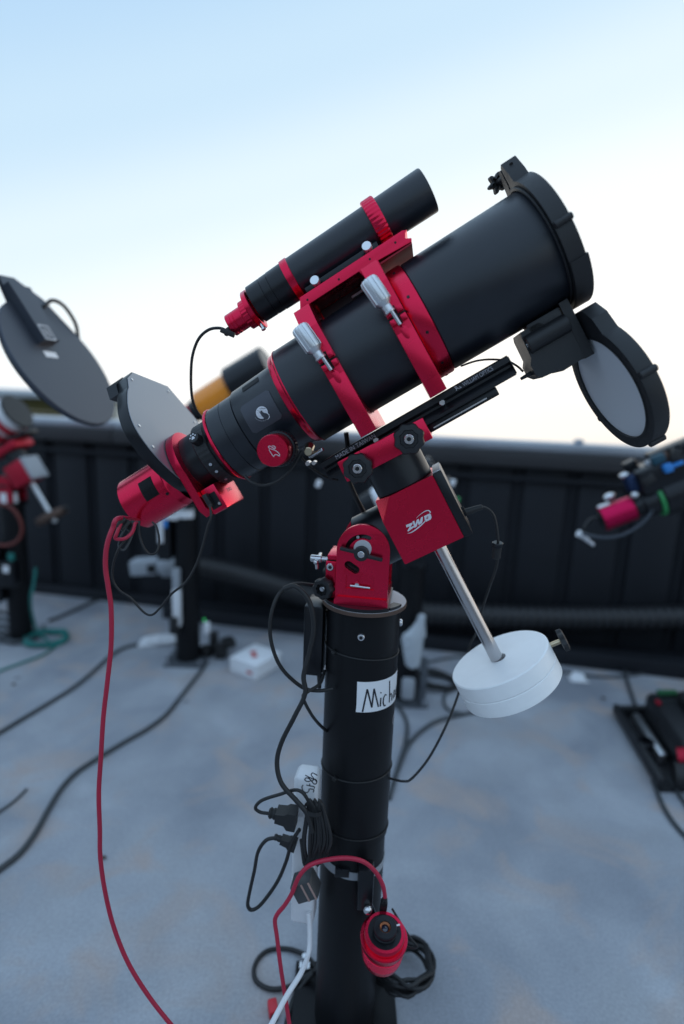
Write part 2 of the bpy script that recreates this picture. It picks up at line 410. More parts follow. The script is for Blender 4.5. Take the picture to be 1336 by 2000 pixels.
for a, z in ((-5, .803), (88, .806), (-100, .812), (178, .806)):
    a = radians(a); d = Vector((sin(a), -cos(a), 0))
    b = part('clamp_bolt', G().cyl(d*.0585 + Z_*z, d*.0635 + Z_*z, .0062, .0055, n=20, bev=.0008), CHR, pier)
    part('socket', G().cyl(d*.0634 + Z_*z, d*.0637 + Z_*z, .003, n=6), DARK, b)
def tie(z, tilt, ph, r, mt=BLKR, rr=.0012):
    pts = []
    for i in range(49):
        a = 2*pi*i/48; pts.append((r*sin(a), -r*cos(a), z + tilt*sin(a + ph)))
    return G().tube(pts, rr, 6, 1)
for z, tl, ph, ah in ((.762, .006, 2.4, -48), (.548, .004, 1.0, -36), (.437, .007, 2.0, -40)):
    t = part('cable_tie', tie(z, tl, ph, R1 + .0008), BLKR, pier)
    a = radians(ah); zz = z + tl*sin(a + ph)
    part('tie_head', G().box((-.004, -.003, -.003), (.004, .003, .003), .001, Matrix.Translation(((R1+.003)*sin(a), -(R1+.003)*cos(a), zz)) @ Matrix.Rotation(a, 4, 'Z') @ Matrix.Rotation(.3, 4, 'Y')), BLKR, t)
def oncyl(r):
    return lambda a, z: Vector((r*sin(radians(a)), -r*cos(radians(a)), z))
lab = G(); f = oncyl(R1 + .0006)
lab.quadgrid([[f(-7.5 + 120*i/40 + (.5 if j == 1 else 0), z) for i in range(41)] for j, z in enumerate((.6765, .69, .7285))], closed=False)
lo = part('name_label', lab, PAPER, pier, label='white paper label with a handwritten name')
ink = G(); f = oncyl(R1 + .0010)
def hw(pts, w=.0026):
    # stroke widths are in metres; angles in degrees of arc
    k = radians(1)*R1; q = [(a*k, z) for a, z in pts]
    ink.ribbon(q, w, lambda x, z: f(x/k, z))
b0 = .6805
hw([(2.5, b0 - .003), (8.0, b0 + .036)]); hw([(8.0, b0 + .036), (16.5, b0 + .004)]); hw([(16.5, b0 + .004), (18.5, b0 + .036)]); hw([(18.5, b0 + .036), (27.5, b0 + .003)])
hw([(30.8, b0 + .003), (31, b0 + .018)]); hw([(30, b0 + .026), (31, b0 + .0275)], .0028)
hw([(42, b0 + .019), (39, b0 + .021), (36.2, b0 + .016), (35.8, b0 + .008), (38, b0 + .002), (41.5, b0 + .0015)])
hw([(47.5, b0 + .042), (49.5, b0 + .02), (50, b0 + .003)]); hw([(50, b0 + .012), (53, b0 + .018), (56, b0 + .014), (57.5, b0 + .003)])
hw([(67, b0 + .017), (63, b0 + .018), (61, b0 + .01), (63, b0 + .004), (66.5, b0 + .009), (67, b0 + .017), (68.5, b0 + .004)])
hw([(73, b0 + .011), (79, b0 + .013), (77, b0 + .019), (73, b0 + .014), (73, b0 + .006), (79, b0 + .004)])
hw([(86, b0 + .042), (87, b0 + .004)])
part('handwriting', ink, INK, lo)
ink = G(); hw([(74, .655), (68, .648), (66, .640), (70, .634), (75, .640), (77, .662), (78, .634)], .0016)
part('handwriting', ink, PRINT, pier)
g = G(); f = oncyl(R1 + .0005)
g.quadgrid([[f(a, .632 - .028*j/4 + .014*(a - 8)/28*(1)) for a in (0, 7, 14, 21, 28)] for j in range(5)], closed=False)
part('tape_patch', g, PIER, pier)

# ------------------------------------------------------------------ equatorial mount
mt = thing('equatorial_mount', 'red and black equatorial telescope mount head bolted on the pier', 'mount', BF, (0, 0, .055))
fx = lambda a, b, d: Vector((a, d, b))       # prism in the x-z plane, extruded along v
arch = [(-.0415, .067)] + [(-.001 - .0405*cos(a), .1465 + .0405*sin(a)) for a in [pi*i/28 for i in range(29)]] + [(.0395, .067)]
def arcslot(cx, cz, r, w, a0, a1, n=14):
    o = [(cx + (r + w)*cos(a0 + (a1-a0)*i/n), cz + (r + w)*sin(a0 + (a1-a0)*i/n)) for i in range(n+1)]
    e = [(cx + r*cos(a1) + w*cos(a1 + pi*i/8), cz + r*sin(a1) + w*sin(a1 + pi*i/8)) for i in range(1, 8)]
    i_ = [(cx + (r - w)*cos(a1 + (a0-a1)*i/n), cz + (r - w)*sin(a1 + (a0-a1)*i/n)) for i in range(n+1)]
    s_ = [(cx + r*cos(a0) + w*cos(a0 + pi + pi*i/8), cz + r*sin(a0) + w*sin(a0 + pi + pi*i/8)) for i in range(1, 8)]
    return o + e + i_ + s_
slot = arcslot(-.002, .1445, .0245, .0032, radians(68), radians(165))
def bean(cx, cz, L, w, ang):
    c, s = cos(ang), sin(ang); o = [(L*(1 if i <= 10 else -1) + w*cos(-pi/2 + pi*i/10 if i <= 10 else pi/2 + pi*(i-11)/10), w*sin(-pi/2 + pi*i/10 if i <= 10 else pi/2 + pi*(i-11)/10)) for i in range(22)]
    return [(cx + c*x - s*y, cz + s*x + c*y) for x, y in o]
bn = bean(-.017, .1195, .0065, .0062, radians(-32))
pkt = [(-.0255, .086), (.018, .086), (.018, .107), (-.0255, .107)]
sp = part('side_plate', G().prism(arch, fx, -.0490, -.038, [slot, bn, pkt]).edge(.0006), RED, mt)
part('pocket', G().box((-.026, -.0462, .0855), (.0185, -.0385, .1075)), RED, sp)
part('pocket_divider', G().box((-.0052, -.0480, .0862), (-.0042, -.0463, .1068)), RED, sp)
part('side_plate', G().prism(arch, fx, .038, .049, [slot]), RED, mt)
part('inner_body', G().box((-.036, -.0355, .067), (.034, .037, .13), .002).cyl((-.001, -.0355, .1465), (-.001, .037, .1465), .034, n=40), BLKA, mt)
part('foot', G().prism([(-.0425, .0605), (-.0425, .0675), (-.038, .0725), (.0375, .0725), (.0405, .0675), (.0405, .0605)], fx, -.0525, .0525), RED, mt)
part('azimuth_disc', G().prism([(x, y) for x, y in circ(0, -.001, .0665, 72) if x < .044], lambda a, b, d: Vector((a, b, d)), .0552, .0602), BLKA, mt)
g = G(); g.prism(circ(0, 0, .0655, 24, radians(-47), radians(-22), True) + circ(0, 0, .052, 24, radians(-22), radians(-47), True), lambda a, b, d: Vector((a, b, d)), .0552, .0592)
part('azimuth_stop', g, BLKA, mt)
part('washer', G().cyl((-.002, -.0492, .1505), (-.002, -.0508, .1505), .0135, n=36), GREYP, mt)
g = G(); g.cyl((-.003, -.0510, .1440), (-.003, -.0610, .1440), .0115, .0108, n=30, bev=.001)
WMx = Matrix.Translation((-.003, -.0565, .1440)) @ Matrix.Rotation(radians(9.5), 4, 'Y')
g.box((-.033, -.004, -.0027), (-.009, .0035, .0030), .0015, WMx @ Matrix.Translation((0, 0, .001)))
g.box((.009, -.004, -.0030), (.033, .0035, .0027), .0015, WMx @ Matrix.Translation((0, 0, -.001)))
wl = part('wing_lever', g, BLKP, mt)
part('lever_screw', G().cyl((-.003, -.0610, .1440), (-.003, -.0625, .1440), .0052, n=24, bev=.0006).cyl((-.003, -.0618, .1440), (-.003, -.0628, .1440), .0035, .0025, n=6), CHR, wl)
part('index_dot', G().cyl((-.010, -.046, .1675), (-.010, -.0492, .1675), .0024, n=16), CHR, sp)
pn = part('locking_pin', G().cyl((-.0185, -.0520, .0915), (.0125, -.0520, .0900), .0019, n=14, bev=.0005), CHR, mt)
part('pin_stub', G().cyl((-.008, -.0470, .0945), (-.008, -.0515, .0930), .0034, n=14), CHR, pn)
# altitude adjuster block on the left
g = G(); g.box((-.060, -.034, .062), (-.043, .034, .122), .0012); ab = part('altitude_block', g, RED, mt)
part('altitude_block_top', G().box((-.0585, -.030, .123), (-.0425, .030, .131), .0012), RED, ab)
part('block_slot', G().box((-.0590, -.031, .1221), (-.0428, .031, .1229)), DARK, ab)
bb = part('block_bolt', G().cyl((-.0525, -.034, .1135), (-.0525, -.0385, .1135), .0060, n=24, bev=.001), CHR, ab)
part('bolt_socket', G().cyl((-.0525, -.0384, .1135), (-.0525, -.0388, .1135), .0030, n=6), DARK, bb)
ts = part('altitude_screw', G().cyl((-.060, -.014, .119), (-.078, -.014, .119), .0035, n=18).cyl((-.070, -.014, .119), (-.088, -.014, .119), .0058, n=24, bev=.001), CHR, mt)
part('tommy_bar', G().cyl((-.077, -.028, .117), (-.077, .012, .120), .0030, n=16, bev=.001).sphere((-.077, -.028, .117), .0040).cyl((-.078, -.018, .118), (-.0765, -.019, .103), .0028, n=14, bev=.0008), CHR, ts)
lob = lambda k, d: (lambda a: 1 + d*cos(k*a))
kn = part('azimuth_knob', G().lathe((-.0585, -.038, .081), Vector((-.25, -1, 0)), [(0, .011), (.003, .0165), (.012, .0165), (.0155, .0145), (.0155, .0095), (.008, .0090), (.008, 0)], 64, False, lob(8, .06)), BLKP, mt)
part('knob_screw', G().cyl((-.0610, -.0455, .081), (-.0622, -.0500, .081), .0042, n=20, bev=.0006), CHR, kn)
kn = part('azimuth_knob', G().lathe((-.0585, .040, .081), Vector((-.25, 1, 0)), [(0, .011), (.003, .0165), (.012, .0165), (.0155, .0145), (.0155, 0)], 64, False, lob(8, .06)), BLKP, mt)
# polar-axis parts live in the tilted frame: express them in the untilted one
TILT = Matrix.Rotation(-radians(30.3), 4, 'Y')
def tiltpart(name, g, m, parent, **k):
    g.bm.transform(TILT); return part(name, g, m, parent, **k)
tiltpart('polar_housing', G().lathe((0, 0, .1275), X, [(.069, .036), (.069, .0445), (.071, .0465), (.122, .0465)], 64, False).cyl((.0695, 0, .1275), (.0702, 0, .1275), .037, n=48), BLKA, mt)
# gear box: corner cut at front top left
g = G(); bm = g.bm
u0, u1, v0, v1, w0, w1 = .1205, .2165, -.0520, .0520, .0815, .1840
V = {n: bm.verts.new(p) for n, p in dict(a=(u0, v0, w0), b=(u1, v0, w0), c=(u1, v0, w1), A=(.147, v0, w1), B=(u0, v0, .153), Cc=(u0, -.022, w1), e=(u0, v1, w0), f=(u1, v1, w0), g=(u1, v1, w1), h=(u0, v1, w1)).items()}
for q in ('abcAB', 'efgh', ):
    bm.faces.new([V[k] for k in q])
bm.faces.new([V[k] for k in ('A', 'B', 'Cc')]); bm.faces.new([V[k] for k in ('a', 'b', 'f', 'e')]); bm.faces.new([V[k] for k in ('b', 'c', 'g', 'f')])
bm.faces.new([V[k] for k in ('c', 'A', 'Cc', 'h', 'g')]); bm.faces.new([V[k] for k in ('a', 'B', 'Cc', 'h', 'e')])
bmesh.ops.recalc_face_normals(bm, faces=bm.faces); bmesh.ops.bevel(bm, geom=list(bm.edges), offset=.0009, segments=2, affect='EDGES')
gb = tiltpart('gear_box', g, RED, mt, ang=25)
tiltpart('end_cover', G().box((.2170, -.0525, .0812), (.2305, .0525, .1845), .0012), BLKA, gb)
tiltpart('top_rim', G().box((.2175, -.047, .1847), (.2295, .052, .1862), .0005), GREYP, gb)
# emblem on the box
MFi = MF.inverted(); nV = (MF.to_3x3() @ Y_).normalized()
def photo_plane(frame_m, v, zoom, sc_):
    n = (frame_m.to_3x3() @ Y_).normalized(); d = n.dot(frame_m.translation) + v; inv = frame_m.inverted()
    return lambda x, y: inv @ on(zoom[0] + x*sc_, zoom[1] + y*sc_, n, d)
f = photo_plane(BF, -.0526, (770, 980), 100/1336)
g = G()
g.sheet([(303, 608), (482, 538), (470, 590), (418, 668), (508, 628), (522, 660), (362, 778), (345, 760), (408, 640), (320, 672)], f)
g.sheet([(478, 512), (524, 495), (548, 590), (588, 470), (640, 445), (662, 530), (694, 415), (748, 385), (744, 490), (722, 556), (640, 608), (612, 548), (588, 640), (530, 682)], f)
g.sheet([(772, 378), (930, 302), (955, 332), (975, 408), (955, 458), (828, 522), (800, 490), (790, 420)], f, [[(826, 436), (868, 372), (890, 392), (884, 440), (840, 462)]])
g.ribbon(smooth2d([(570, 432), (640, 365), (720, 300), (800, 250), (870, 228), (925, 245), (942, 290)], 4), [4 + 30*i/24 for i in range(25)], f)
g.ribbon(smooth2d([(350, 822), (430, 806), (540, 742), (660, 645), (780, 535), (850, 440), (866, 385)], 4), [6 + 26*sin(pi*min(1, i/20)*.9) for i in range(25)], f)
part('emblem', g, PRINT, gb, recalc=False)
tiltpart('declination_housing', G().lathe((.1700, 0, 0), Z_, [(.1845, .0450), (.1850, .0455), (.2330, .0455)], 64, False), BLKA, mt)
# saddle
sd = tiltpart('saddle', G().box((.1040, -.046, .2325), (.2405, .052, .2470), .0012), BLKA, mt)
jw = tiltpart('clamp_jaw', G().box((.1030, -.0640, .2315), (.2410, -.0465, .2640), .0016), RED, sd)
tiltpart('clamp_jaw', G().box((.1030, .0525, .2315), (.2410, .066, .2640), .0016), RED, sd)
for s0 in (.140, .2225):
    tiltpart('jaw_groove', G().box((s0, -.06425, .2460), (s0 + .0006, -.0639, .2640)), DARK, jw)
for (u, w) in ((.1285, .2430), (.2115, .2465)):
    k = tiltpart('clamp_knob', G().lathe((u, -.0642, w), -Y_, [(0, .014), (.002, .0205), (.012, .0215), (.0165, .0200), (.0172, .0130), (.0150, .0120), (.0150, 0)], 72, False, lob(8, .055)), BLKP, sd)
    tiltpart('knob_washer', G().cyl((u, -.0792, w), (u, -.0805, w), .0085, n=32), BLKA, k)
    tiltpart('knob_screw', G().lathe((u, -.0805, w), -Y_, [(0, .0068), (.003, .0068), (.0038, .006), (.0038, .0036), (.002, .0034), (.002, 0)], 28, False), CHR, k)
    tiltpart('screw_socket', G().cyl((u, -.0824, w), (u, -.0828, w), .0033, n=6), DARK, k)
tiltpart('cable_socket', G().cyl((.2306, -.01, .108), (.2345, -.01, .108), .008, n=20), DARK, gb)
bar = thing('counterweight_bar', 'polished steel counterweight shaft slanting down from the red gear box', 'shaft', MF, (.1735, 0, -.19))
part('shaft', G().cyl((.1735, 0, .081), (.1735, 0, -.195), .0103, n=40, bev=.001), STEEL, bar)
part('end_stop', G().cyl((.1735, 0, -.1955), (.1735, 0, -.206), .017, n=36, bev=.001), BLKA, bar)
cw = thing('counterweight', 'white round two-slice counterweight clamped on the steel shaft', 'counterweight', MF, (.1765, 0, -.186))
for a, b in ((-.1330, -.1590), (-.1594, -.1855)):
    s_ = part('slice', G().lathe((.1765, 0, 0), Z_, [(a, .0115), (a, .0795), (a - .0015, .0815), (b + .0012, .0815), (b, .0805), (b, .0115), (a, .0115)], 80, False), WHT, cw)
part('bore', G().lathe((.1765, 0, 0), Z_, [(-.1328, .0122), (-.1328, .0118), (-.150, .0118)], 40, False), DARK, cw)
sr = part('screw', G().cyl((.2560, 0, -.146), (.2745, 0, -.146), .004, n=16), BRASS, cw)
part('screw_knob', G().lathe((.2735, 0, -.146), X, [(0, .008), (.001, .0165), (.008, .0165), (.010, .012), (.010, 0)], 48, False, lob(7, .10)), BLKP, cw)
# ------------------------------------------------------------------ main refractor (frame TF: x along the tube, y away, z up)
tel = thing('refractor_telescope', 'large black refractor telescope with red clamp rings pointing up to the right', 'telescope', TF, (.17, 0, .243))
A = Vector((0, 0, .376))
def lt(name, prof, m, parent=None, c=A, n=96, caps=False, **k): return part(name, G().lathe(c, X, prof, n, caps, **k), m, parent or tel)
lt('dew_shield', [(.322, .0790), (.323, .0822), (.325, .0830), (.5085, .0832), (.5100, .0825), (.5100, .0805), (.34, .0800)], BLK)
lt('objective_lens', [(.352, .0795), (.356, .070), (.360, .045), (.361, 0)], GLASS)
lt('main_tube', [(.102, .0770), (.318, .0775)], BLK)
lt('flange_ring', [(.297, .0776), (.298, .0835), (.300, .0848), (.3185, .0852), (.3215, .0845), (.3218, .0790)], RED)
for k in range(10):
    a = 2*pi*k/10 + .3
    part('flange_screw', G().cyl(A + Vector((.309, .0845*cos(a), .0845*sin(a))), A + Vector((.309, .0856*cos(a), .0856*sin(a))), .0022, n=12), BLKA, tel)
lt('rear_ring', [(.0900, .0660), (.0905, .0722), (.0925, .0735), (.0985, .0745), (.1015, .0775), (.1030, .0775)], RED)
lt('rear_cell', [(.0125, .0600), (.0130, .0622), (.0145, .0630), (.0890, .0665), (.0902, .0655)], BLK, c=A - Vector((0, 0, .004)))
lt('focus_body', [(-.0365, .0590), (-.0355, .0610), (-.0120, .0615), (-.0116, .0608), (-.0108, .0608), (-.0104, .0616), (.0110, .0622), (.0118, .0612)], BLK, c=A - Vector((0, 0, .006)))
lt('thin_red_ring', [(-.0420, .0560), (-.0415, .0618), (-.0400, .0630), (-.0380, .0630), (-.0366, .0615)], RED, c=A - Vector((0, 0, .006)))
B = A - Vector((0, 0, .007))
lt('camera_angle_adjuster', [(-.0430, .0560), (-.0480, .0540), (-.0500, .0490)], BLKA, c=B)
lt('rotator_ring', [(-.0500, .0500), (-.0520, .0520), (-.0720, .0520), (-.0740, .0500)], BLKP, c=B, n=160, fn=lambda a: 1 + .004*(1 if int(a*160/2/pi) % 4 < 2 else -1))
lt('drawtube', [(-.0740, .0470), (-.1000, .0465)], BLKA, c=B)
Cc = A - Vector((0, 0, .004))
def oncell(r, off=0):      # angle about the tube from the camera side, up positive
    return lambda u, a: Cc + Vector((u, -(r + off)*cos(a), (r + off)*sin(a)))
def cell_r(u): return .0630 + (.0665 - .0630)*(u - .0145)/.0745
g = G()
def rrect(hu, ha, rc, k=5):
    o = []
    for sx, sy, a0 in ((1, 1, 0), (-1, 1, pi/2), (-1, -1, pi), (1, -1, 3*pi/2)):
        for i in range(k + 1):
            a = a0 + pi/2*i/k; o.append((sx*(hu - rc) + rc*cos(a), sy*(ha - rc) + rc*sin(a)))
    return o
a0 = .10
fb = lambda x, y, d: oncell(cell_r(.051 + x) + d)(.051 + x, a0 + y/.066)
rows = []
hb, hw_ = .026, .0235
for j in range(13):
    y = -hw_ + 2*hw_*j/12; yy = abs(y) - (hw_ - .004); c_ = hb - (.004 - sqrt(max(0, .004**2 - max(0, yy)**2)))
    rows.append([fb(-c_ + 2*c_*i/8, y, .0012) for i in range(9)])
g.quadgrid(rows, closed=False)
edge = rows[0] + [r[-1] for r in rows[1:]] + rows[-1][::-1][1:] + [r[0] for r in rows[::-1]][1:-1]
ctr = Cc + Vector((.051, 0, 0))
g.quadgrid([edge, [p + (Vector((p.x, ctr.y, ctr.z)) - p).normalized()*.0016 for p in edge]])
badge = part('badge', g, mat('dark_slate_badge', (.060, .062, .075), .42, .5, var=.06), tel)
fe = photo_plane(TF, -.0695, (480, 760), 120/1336)
def on_badge(x, y, d=.0016):
    p = fe(x, y); u = p.x; rr = cell_r(u) + d; z = max(-.06, min(.06, (p.z - Cc.z)))
    # slide the point along the view ray onto the curved badge
    w = TF @ p; dr = (w - C).normalized(); best = p
    for k in range(-60, 61):
        q = TF.inverted() @ (w + dr*k*.0005); r_ = math.hypot(q.y, q.z - Cc.z)
        if r_ <= cell_r(q.x) + d: best = q; break
    return best
g = G(); g.sheet([(350 + 130*cos(t), 510 + 138*sin(t)) for t in [2*pi*i/36 for i in range(36)]], on_badge)
g.ribbon(smooth2d([(455, 515), (500, 555), (512, 600), (500, 635), (470, 662)], 4), [18, 20, 20, 20, 20, 20, 20, 20, 20, 20, 19, 18, 17, 15, 12, 9, 6], on_badge)
for k in range(11):
    t = radians(142 - 8.4*k); x, y = 350 + 178*cos(t), 515 + 178*sin(t); dx, dy = -sin(t), cos(t)
    g.ribbon([(x - 5*dy, y + 5*dx), (x + 4*dy + 3*dx, y - 4*dx + 3*dy)], 9, on_badge)
em = part('cat_emblem', g, PRINT, badge, recalc=False)
g = G(); ob2 = lambda x, y: on_badge(x, y, .0021)
g.sheet([(318, 468), (328, 478), (345, 460), (356, 472), (368, 498), (400, 515), (450, 525), (488, 552), (500, 590), (478, 640), (440, 655), (392, 650), (384, 618), (345, 580), (312, 520), (282, 490), (284, 482), (316, 505), (324, 500), (312, 484)], ob2)
for (x, y, r) in ((300, 420, 6), (350, 405, 5), (400, 430, 7), (430, 470, 5), (260, 470, 6), (270, 540, 5), (310, 590, 6), (410, 395, 4), (380, 450, 4), (250, 510, 4)):
    g.sheet(circ(x, y, r, 6), ob2)
part('cat_figure', g, MATS['dark_slate_badge'], em, recalc=False)
g = G(); fs = lambda u, a, d: oncell(cell_r(u) + d)(u, a)
g.quadgrid([[fs(.037 + .030*i/4, radians(48 + 11*j/3), .0006) for i in range(5)] for j in range(4)], closed=False)
part('window_slot', g, DARK, tel)
# focus knob
K = Vector((.0540, 0, .3180))
kb = part('focus_knob', G().cyl(K + Vector((0, -.045, 0)), K + Vector((0, -.080, 0)), .011, n=28).lathe(K, -Y_, [(.074, .012), (.075, .0245), (.077, .0258), (.092, .0258), (.094, .0245), (.0945, .0225)], 120, False, lob(40, .014)), BLKA, tel)
kc = part('knob_cap', G().lathe(K, -Y_, [(.0945, .0212), (.0960, .0222), (.1225, .0222), (.1240, .0212), (.1240, 0)], 64, False), RED, kb)
f2 = photo_plane(TF, -.12445, (480, 760), 120/1336)
g = G()
for pl in ([(505, 1310), (540, 1375), (605, 1468)], [(605, 1468), (640, 1425), (690, 1432), (728, 1455), (738, 1432), (700, 1372), (620, 1322), (545, 1300), (495, 1268), (502, 1240), (545, 1246), (610, 1290), (640, 1288), (642, 1262), (615, 1240), (570, 1232)]):
    g.ribbon(smooth2d(pl, 4), 13, f2)
part('swan_emblem', g, PRINT, kc, recalc=False)
part('lock_screw', G().cyl((.084, -.040, .300), (.084, -.066, .294), .0075, .0065, n=24, bev=.001), BRASS, tel)
part('limit_screw', G().cyl((.078, -.050, .287), (.104, -.062, .287), .003, n=14, bev=.0006).cyl((.074, -.050, .280), (.074, -.066, .280), .0035, n=14, bev=.0006).cyl((.082, -.050, .276), (.082, -.064, .276), .003, n=12), CHR, tel)
# thumb screw with paw print
d = Vector((0, -cos(radians(28)), sin(radians(28)))); p0 = B + Vector((-.061, 0, 0))
ps = part('thumb_screw', G().cyl(p0 + d*.050, p0 + d*.066, .0088, n=48, bev=.0008, fn=lob(24, .02)), BLKP, tel)
e1, e2 = X, X.cross(d).normalized()
if e2.z < 0: e2 = -e2
g = G(); fp = lambda x, y: p0 + d*.0664 + e1*x + e2*y
for x, y, r in ((-.0048, .0002, .0013), (-.0022, .0040, .0014), (.0020, .0042, .0014), (.0048, .0006, .0013)): g.sheet(circ(x, y, r, 12), fp)
g.sheet([(-.0030, -.0030), (-.0012, .0010), (.0014, .0010), (.0032, -.0030), (.0012, -.0044), (0, -.0036), (-.0014, -.0044)], fp)
part('paw_print', g, PRINT, ps, recalc=False)
for k, a in enumerate((-18, -34, -60)):
    d2 = Vector((0, -cos(radians(a)), sin(radians(a))))
    part('adjuster_screw', G().cyl(B + Vector((-.062, 0, 0)) + d2*.051, B + Vector((-.062, 0, 0)) + d2*.0535, .0025, n=12), CHR, tel)

# clamp rings
def clamp_ring(u0, u1, top):
    ou = [(-.0885, .2735), (-.0885, .437), (-.066, .470), (-.050, top), (.050, top), (.066, .470), (.0885, .437), (.0885, .2735)]
    return part('clamp_ring', G().prism(ou, lambda a, b, d: Vector((d, a, b)), u0, u1, [circ(0, .376, .0786, 72)]).edge(.0009), RED, tel)
for (u0, u1, kw) in ((.1640, .1885, .3855), (.2720, .2965, .3890)):
    cr = clamp_ring(u0, u1, .4735); um = (u0 + u1)/2
    part('edge_bead', G().box((u0 + .0005, -.0892, .296), (u1 - .0005, -.0886, kw - .022), .0002), RED, cr)
    part('hinge_gap', G().box((u0 - .0004, -.0889, kw - .0018), (u1 + .0004, -.0795, kw + .0018)), DARK, cr)
    part('screw_channel', G().box((um - .0033, -.0900, kw - .012), (um + .0033, -.0884, kw + .014)), DARK, cr)
    for sx in (-1, 1):
        for sz in (-1, 1):
            part('clamp_lug', G().box((um + sx*.0078 - .0040, -.0965, kw + sz*.0062 - .0040), (um + sx*.0078 + .0040, -.0886, kw + sz*.0062 + .0040), .0006), RED, cr)
    rc = part('screw_recess', G().sphere((um, -.0886, kw - .024), (.0055, .0012, .011)), RED, cr)
    kp = Vector((um - .0045, -.1005, kw))
    kn = part('clamp_screw', G().cyl(kp + Vector((.003, .004, -.013)), kp + Vector((.001, .001, .014)), .0028, n=16), CHR, cr)
    part('screw_handle', G().lathe(kp + Vector((-.001, 0, .006)), Vector((-.10, -.02, 1)), [(0, .0075), (.0015, .0080), (.003, .0068), (.010, .0068), (.0155, .0112), (.0165, .0118)], 48, True), ALU, kn)
    part('screw_grip', G().lathe(kp + Vector((-.001, 0, .006)), Vector((-.10, -.02, 1)), [(.0165, .0116), (.0175, .0120), (.0470, .0120), (.0500, .0110), (.0515, .0090), (.0515, 0)], 96, False, lambda a: 1 + .045*(1 if int(a*96/2/pi + .01) % 8 < 5 else -1.2)), ALU, kn)
# upper plate carrying the guide scope
up = part('guide_plate', G().prism([(.158, .4485), (.163, .447), (.1785, .4738), (.2690, .4738), (.2740, .456), (.2985, .456), (.2990, .4725), (.349, .4690), (.3515, .4735), (.344, .4775), (.347, .4830), (.351, .4860), (.345, .4885), (.180, .4885)], lambda a, b, d: Vector((a, d, b)), -.0455, .030).edge(.0008), RED, tel)
part('far_leg', G().box((.164, .0305, .4300), (.296, .0450, .4880), .001), RED, up)
part('hollow_shade_sheet', G().box((.190, .0285, .4300), (.271, .0303, .4735)), BLKA, up)  # black sheet put in for the shade inside the guide plate's hollow
for u in (.206, .224, .252):
    part('inner_bolt', G().cyl((u, .0283, .4560), (u, .0210, .4555), .0042, n=16, bev=.0008), CHR, up)
part('underside_shade', G().box((.2995, -.0450, .4665), (.3485, .0295, .4686)), REDU, up)  # thin cover whose darker red stands for shade under the plate end
part('inner_tab', G().box((.196, .0100, .4490), (.216, .0280, .4530), .001), GREYP, up)
part('inner_tab', G().box((.242, .0100, .4600), (.264, .0280, .4640), .001), GREYP, up)
part('plate_port', G().box((.1655, -.0459, .4590), (.1735, -.0453, .4680), .0002), BLKA, up)
for u in (.188, .24, .29, .33):
    part('plate_hole', G().cyl((u, -.0452, .4800), (u, -.0459, .4800), .0016, n=12), DARK, up)
# dovetail bar under the rings
dv = [(-.050, .2722), (-.0525, .2705), (-.0525, .2630), (-.0430, .2590), (-.0430, .2555), (-.0500, .2470), (-.0500, .2425), (.0500, .2425), (.0500, .2470), (.0430, .2555), (.0430, .2590), (.0525, .2630), (.0525, .2705), (.050, .2722)]
db = part('dovetail_bar', G().prism(dv, lambda a, b, d: Vector((d, a, b)), .0870, .3880), BLKA, tel)
part('bar_end_lip', G().box((.3882, -.051, .2440), (.3895, .051, .2700), .0004), BLKA, db)
text('lettering', 'MADE IN TAIWAN', .0092, Matrix.Translation((.1120, -.0528, .2637)) @ Matrix.Rotation(pi/2, 4, 'X') @ Matrix.Diagonal((.88, 1, 1, 1)), DIMPRINT, db)
text('lettering', 'WILLIAM OPTICS', .0085, Matrix.Translation((.3190, -.0528, .2640)) @ Matrix.Rotation(pi/2, 4, 'X') @ Matrix.Diagonal((.70, 1, 1, 1)), DIMPRINT, db)
g = G(); fq = lambda x, y: Vector((.3075 + x, -.0528, .2645 + y))
g.ribbon(smooth2d([(0, 0), (.003, .0035), (.0015, .0055), (.0005, .004), (.004, .0015), (.008, .0005), (.0065, .003)], 4), .0005, fq)
part('swan_emblem', g, PRINT, db, recalc=False)
for u in (.1760, .2830):
    part('bar_bolt', G().cyl((u, -.0432, .2600), (u, -.0520, .2600), .0042, n=20, bev=.0006), CHR, db)
ub = part('underside_bar', G().box((.243, -.036, .2295), (.358, .045, .2420), .0012), BLKA, tel)
part('edge_strip', G().box((.256, -.0366, .2330), (.340, -.0361, .2350)), CHR, ub)

# ------------------------------------------------------------------ guide scope and its camera
gs = thing('guide_scope', 'slim black guide scope with red rings on top of the large refractor', 'telescope', TF, (.25, 0, .489))
D = Vector((0, 0, .5270))
def gl(name, prof, m, par=None, n=72, **k): return part(name, G().lathe(D, X, prof, n, False, **k), m, par or gs)
gl('dew_tube', [(.330, .0300), (.331, .0308), (.404, .0314), (.4055, .0308), (.4055, .0295), (.35, .0292)], BLK)
gl('objective_lens', [(.372, .0293), (.375, .015), (.376, 0)], GLASS)
gl('knurled_ring', [(.3145, .0300), (.315, .0345), (.317, .0360), (.332, .0360), (.334, .0345), (.3345, .0300)], RED, n=144, fn=lambda a: 1 + .010*(1 if int(a*144/2/pi + .01) % 4 < 2 else -1))
gl('tube', [(.185, .0305), (.316, .0310)], BLK)
gl('rear_ring', [(.1740, .0290), (.1745, .0318), (.1850, .0322), (.1860, .0308)], RED)
gl('rear_tube', [(.1120, .0270), (.1130, .0286), (.1350, .0288), (.1354, .0282), (.1362, .0282), (.1366, .0290), (.1480, .0292), (.1484, .0287), (.1492, .0287), (.1496, .0296), (.1745, .0300)], BLKA)
gb_ = part('dovetail_foot', G().box((.190, -.0265, .4895), (.310, .0265, .5010), .0012), BLKA, gs)
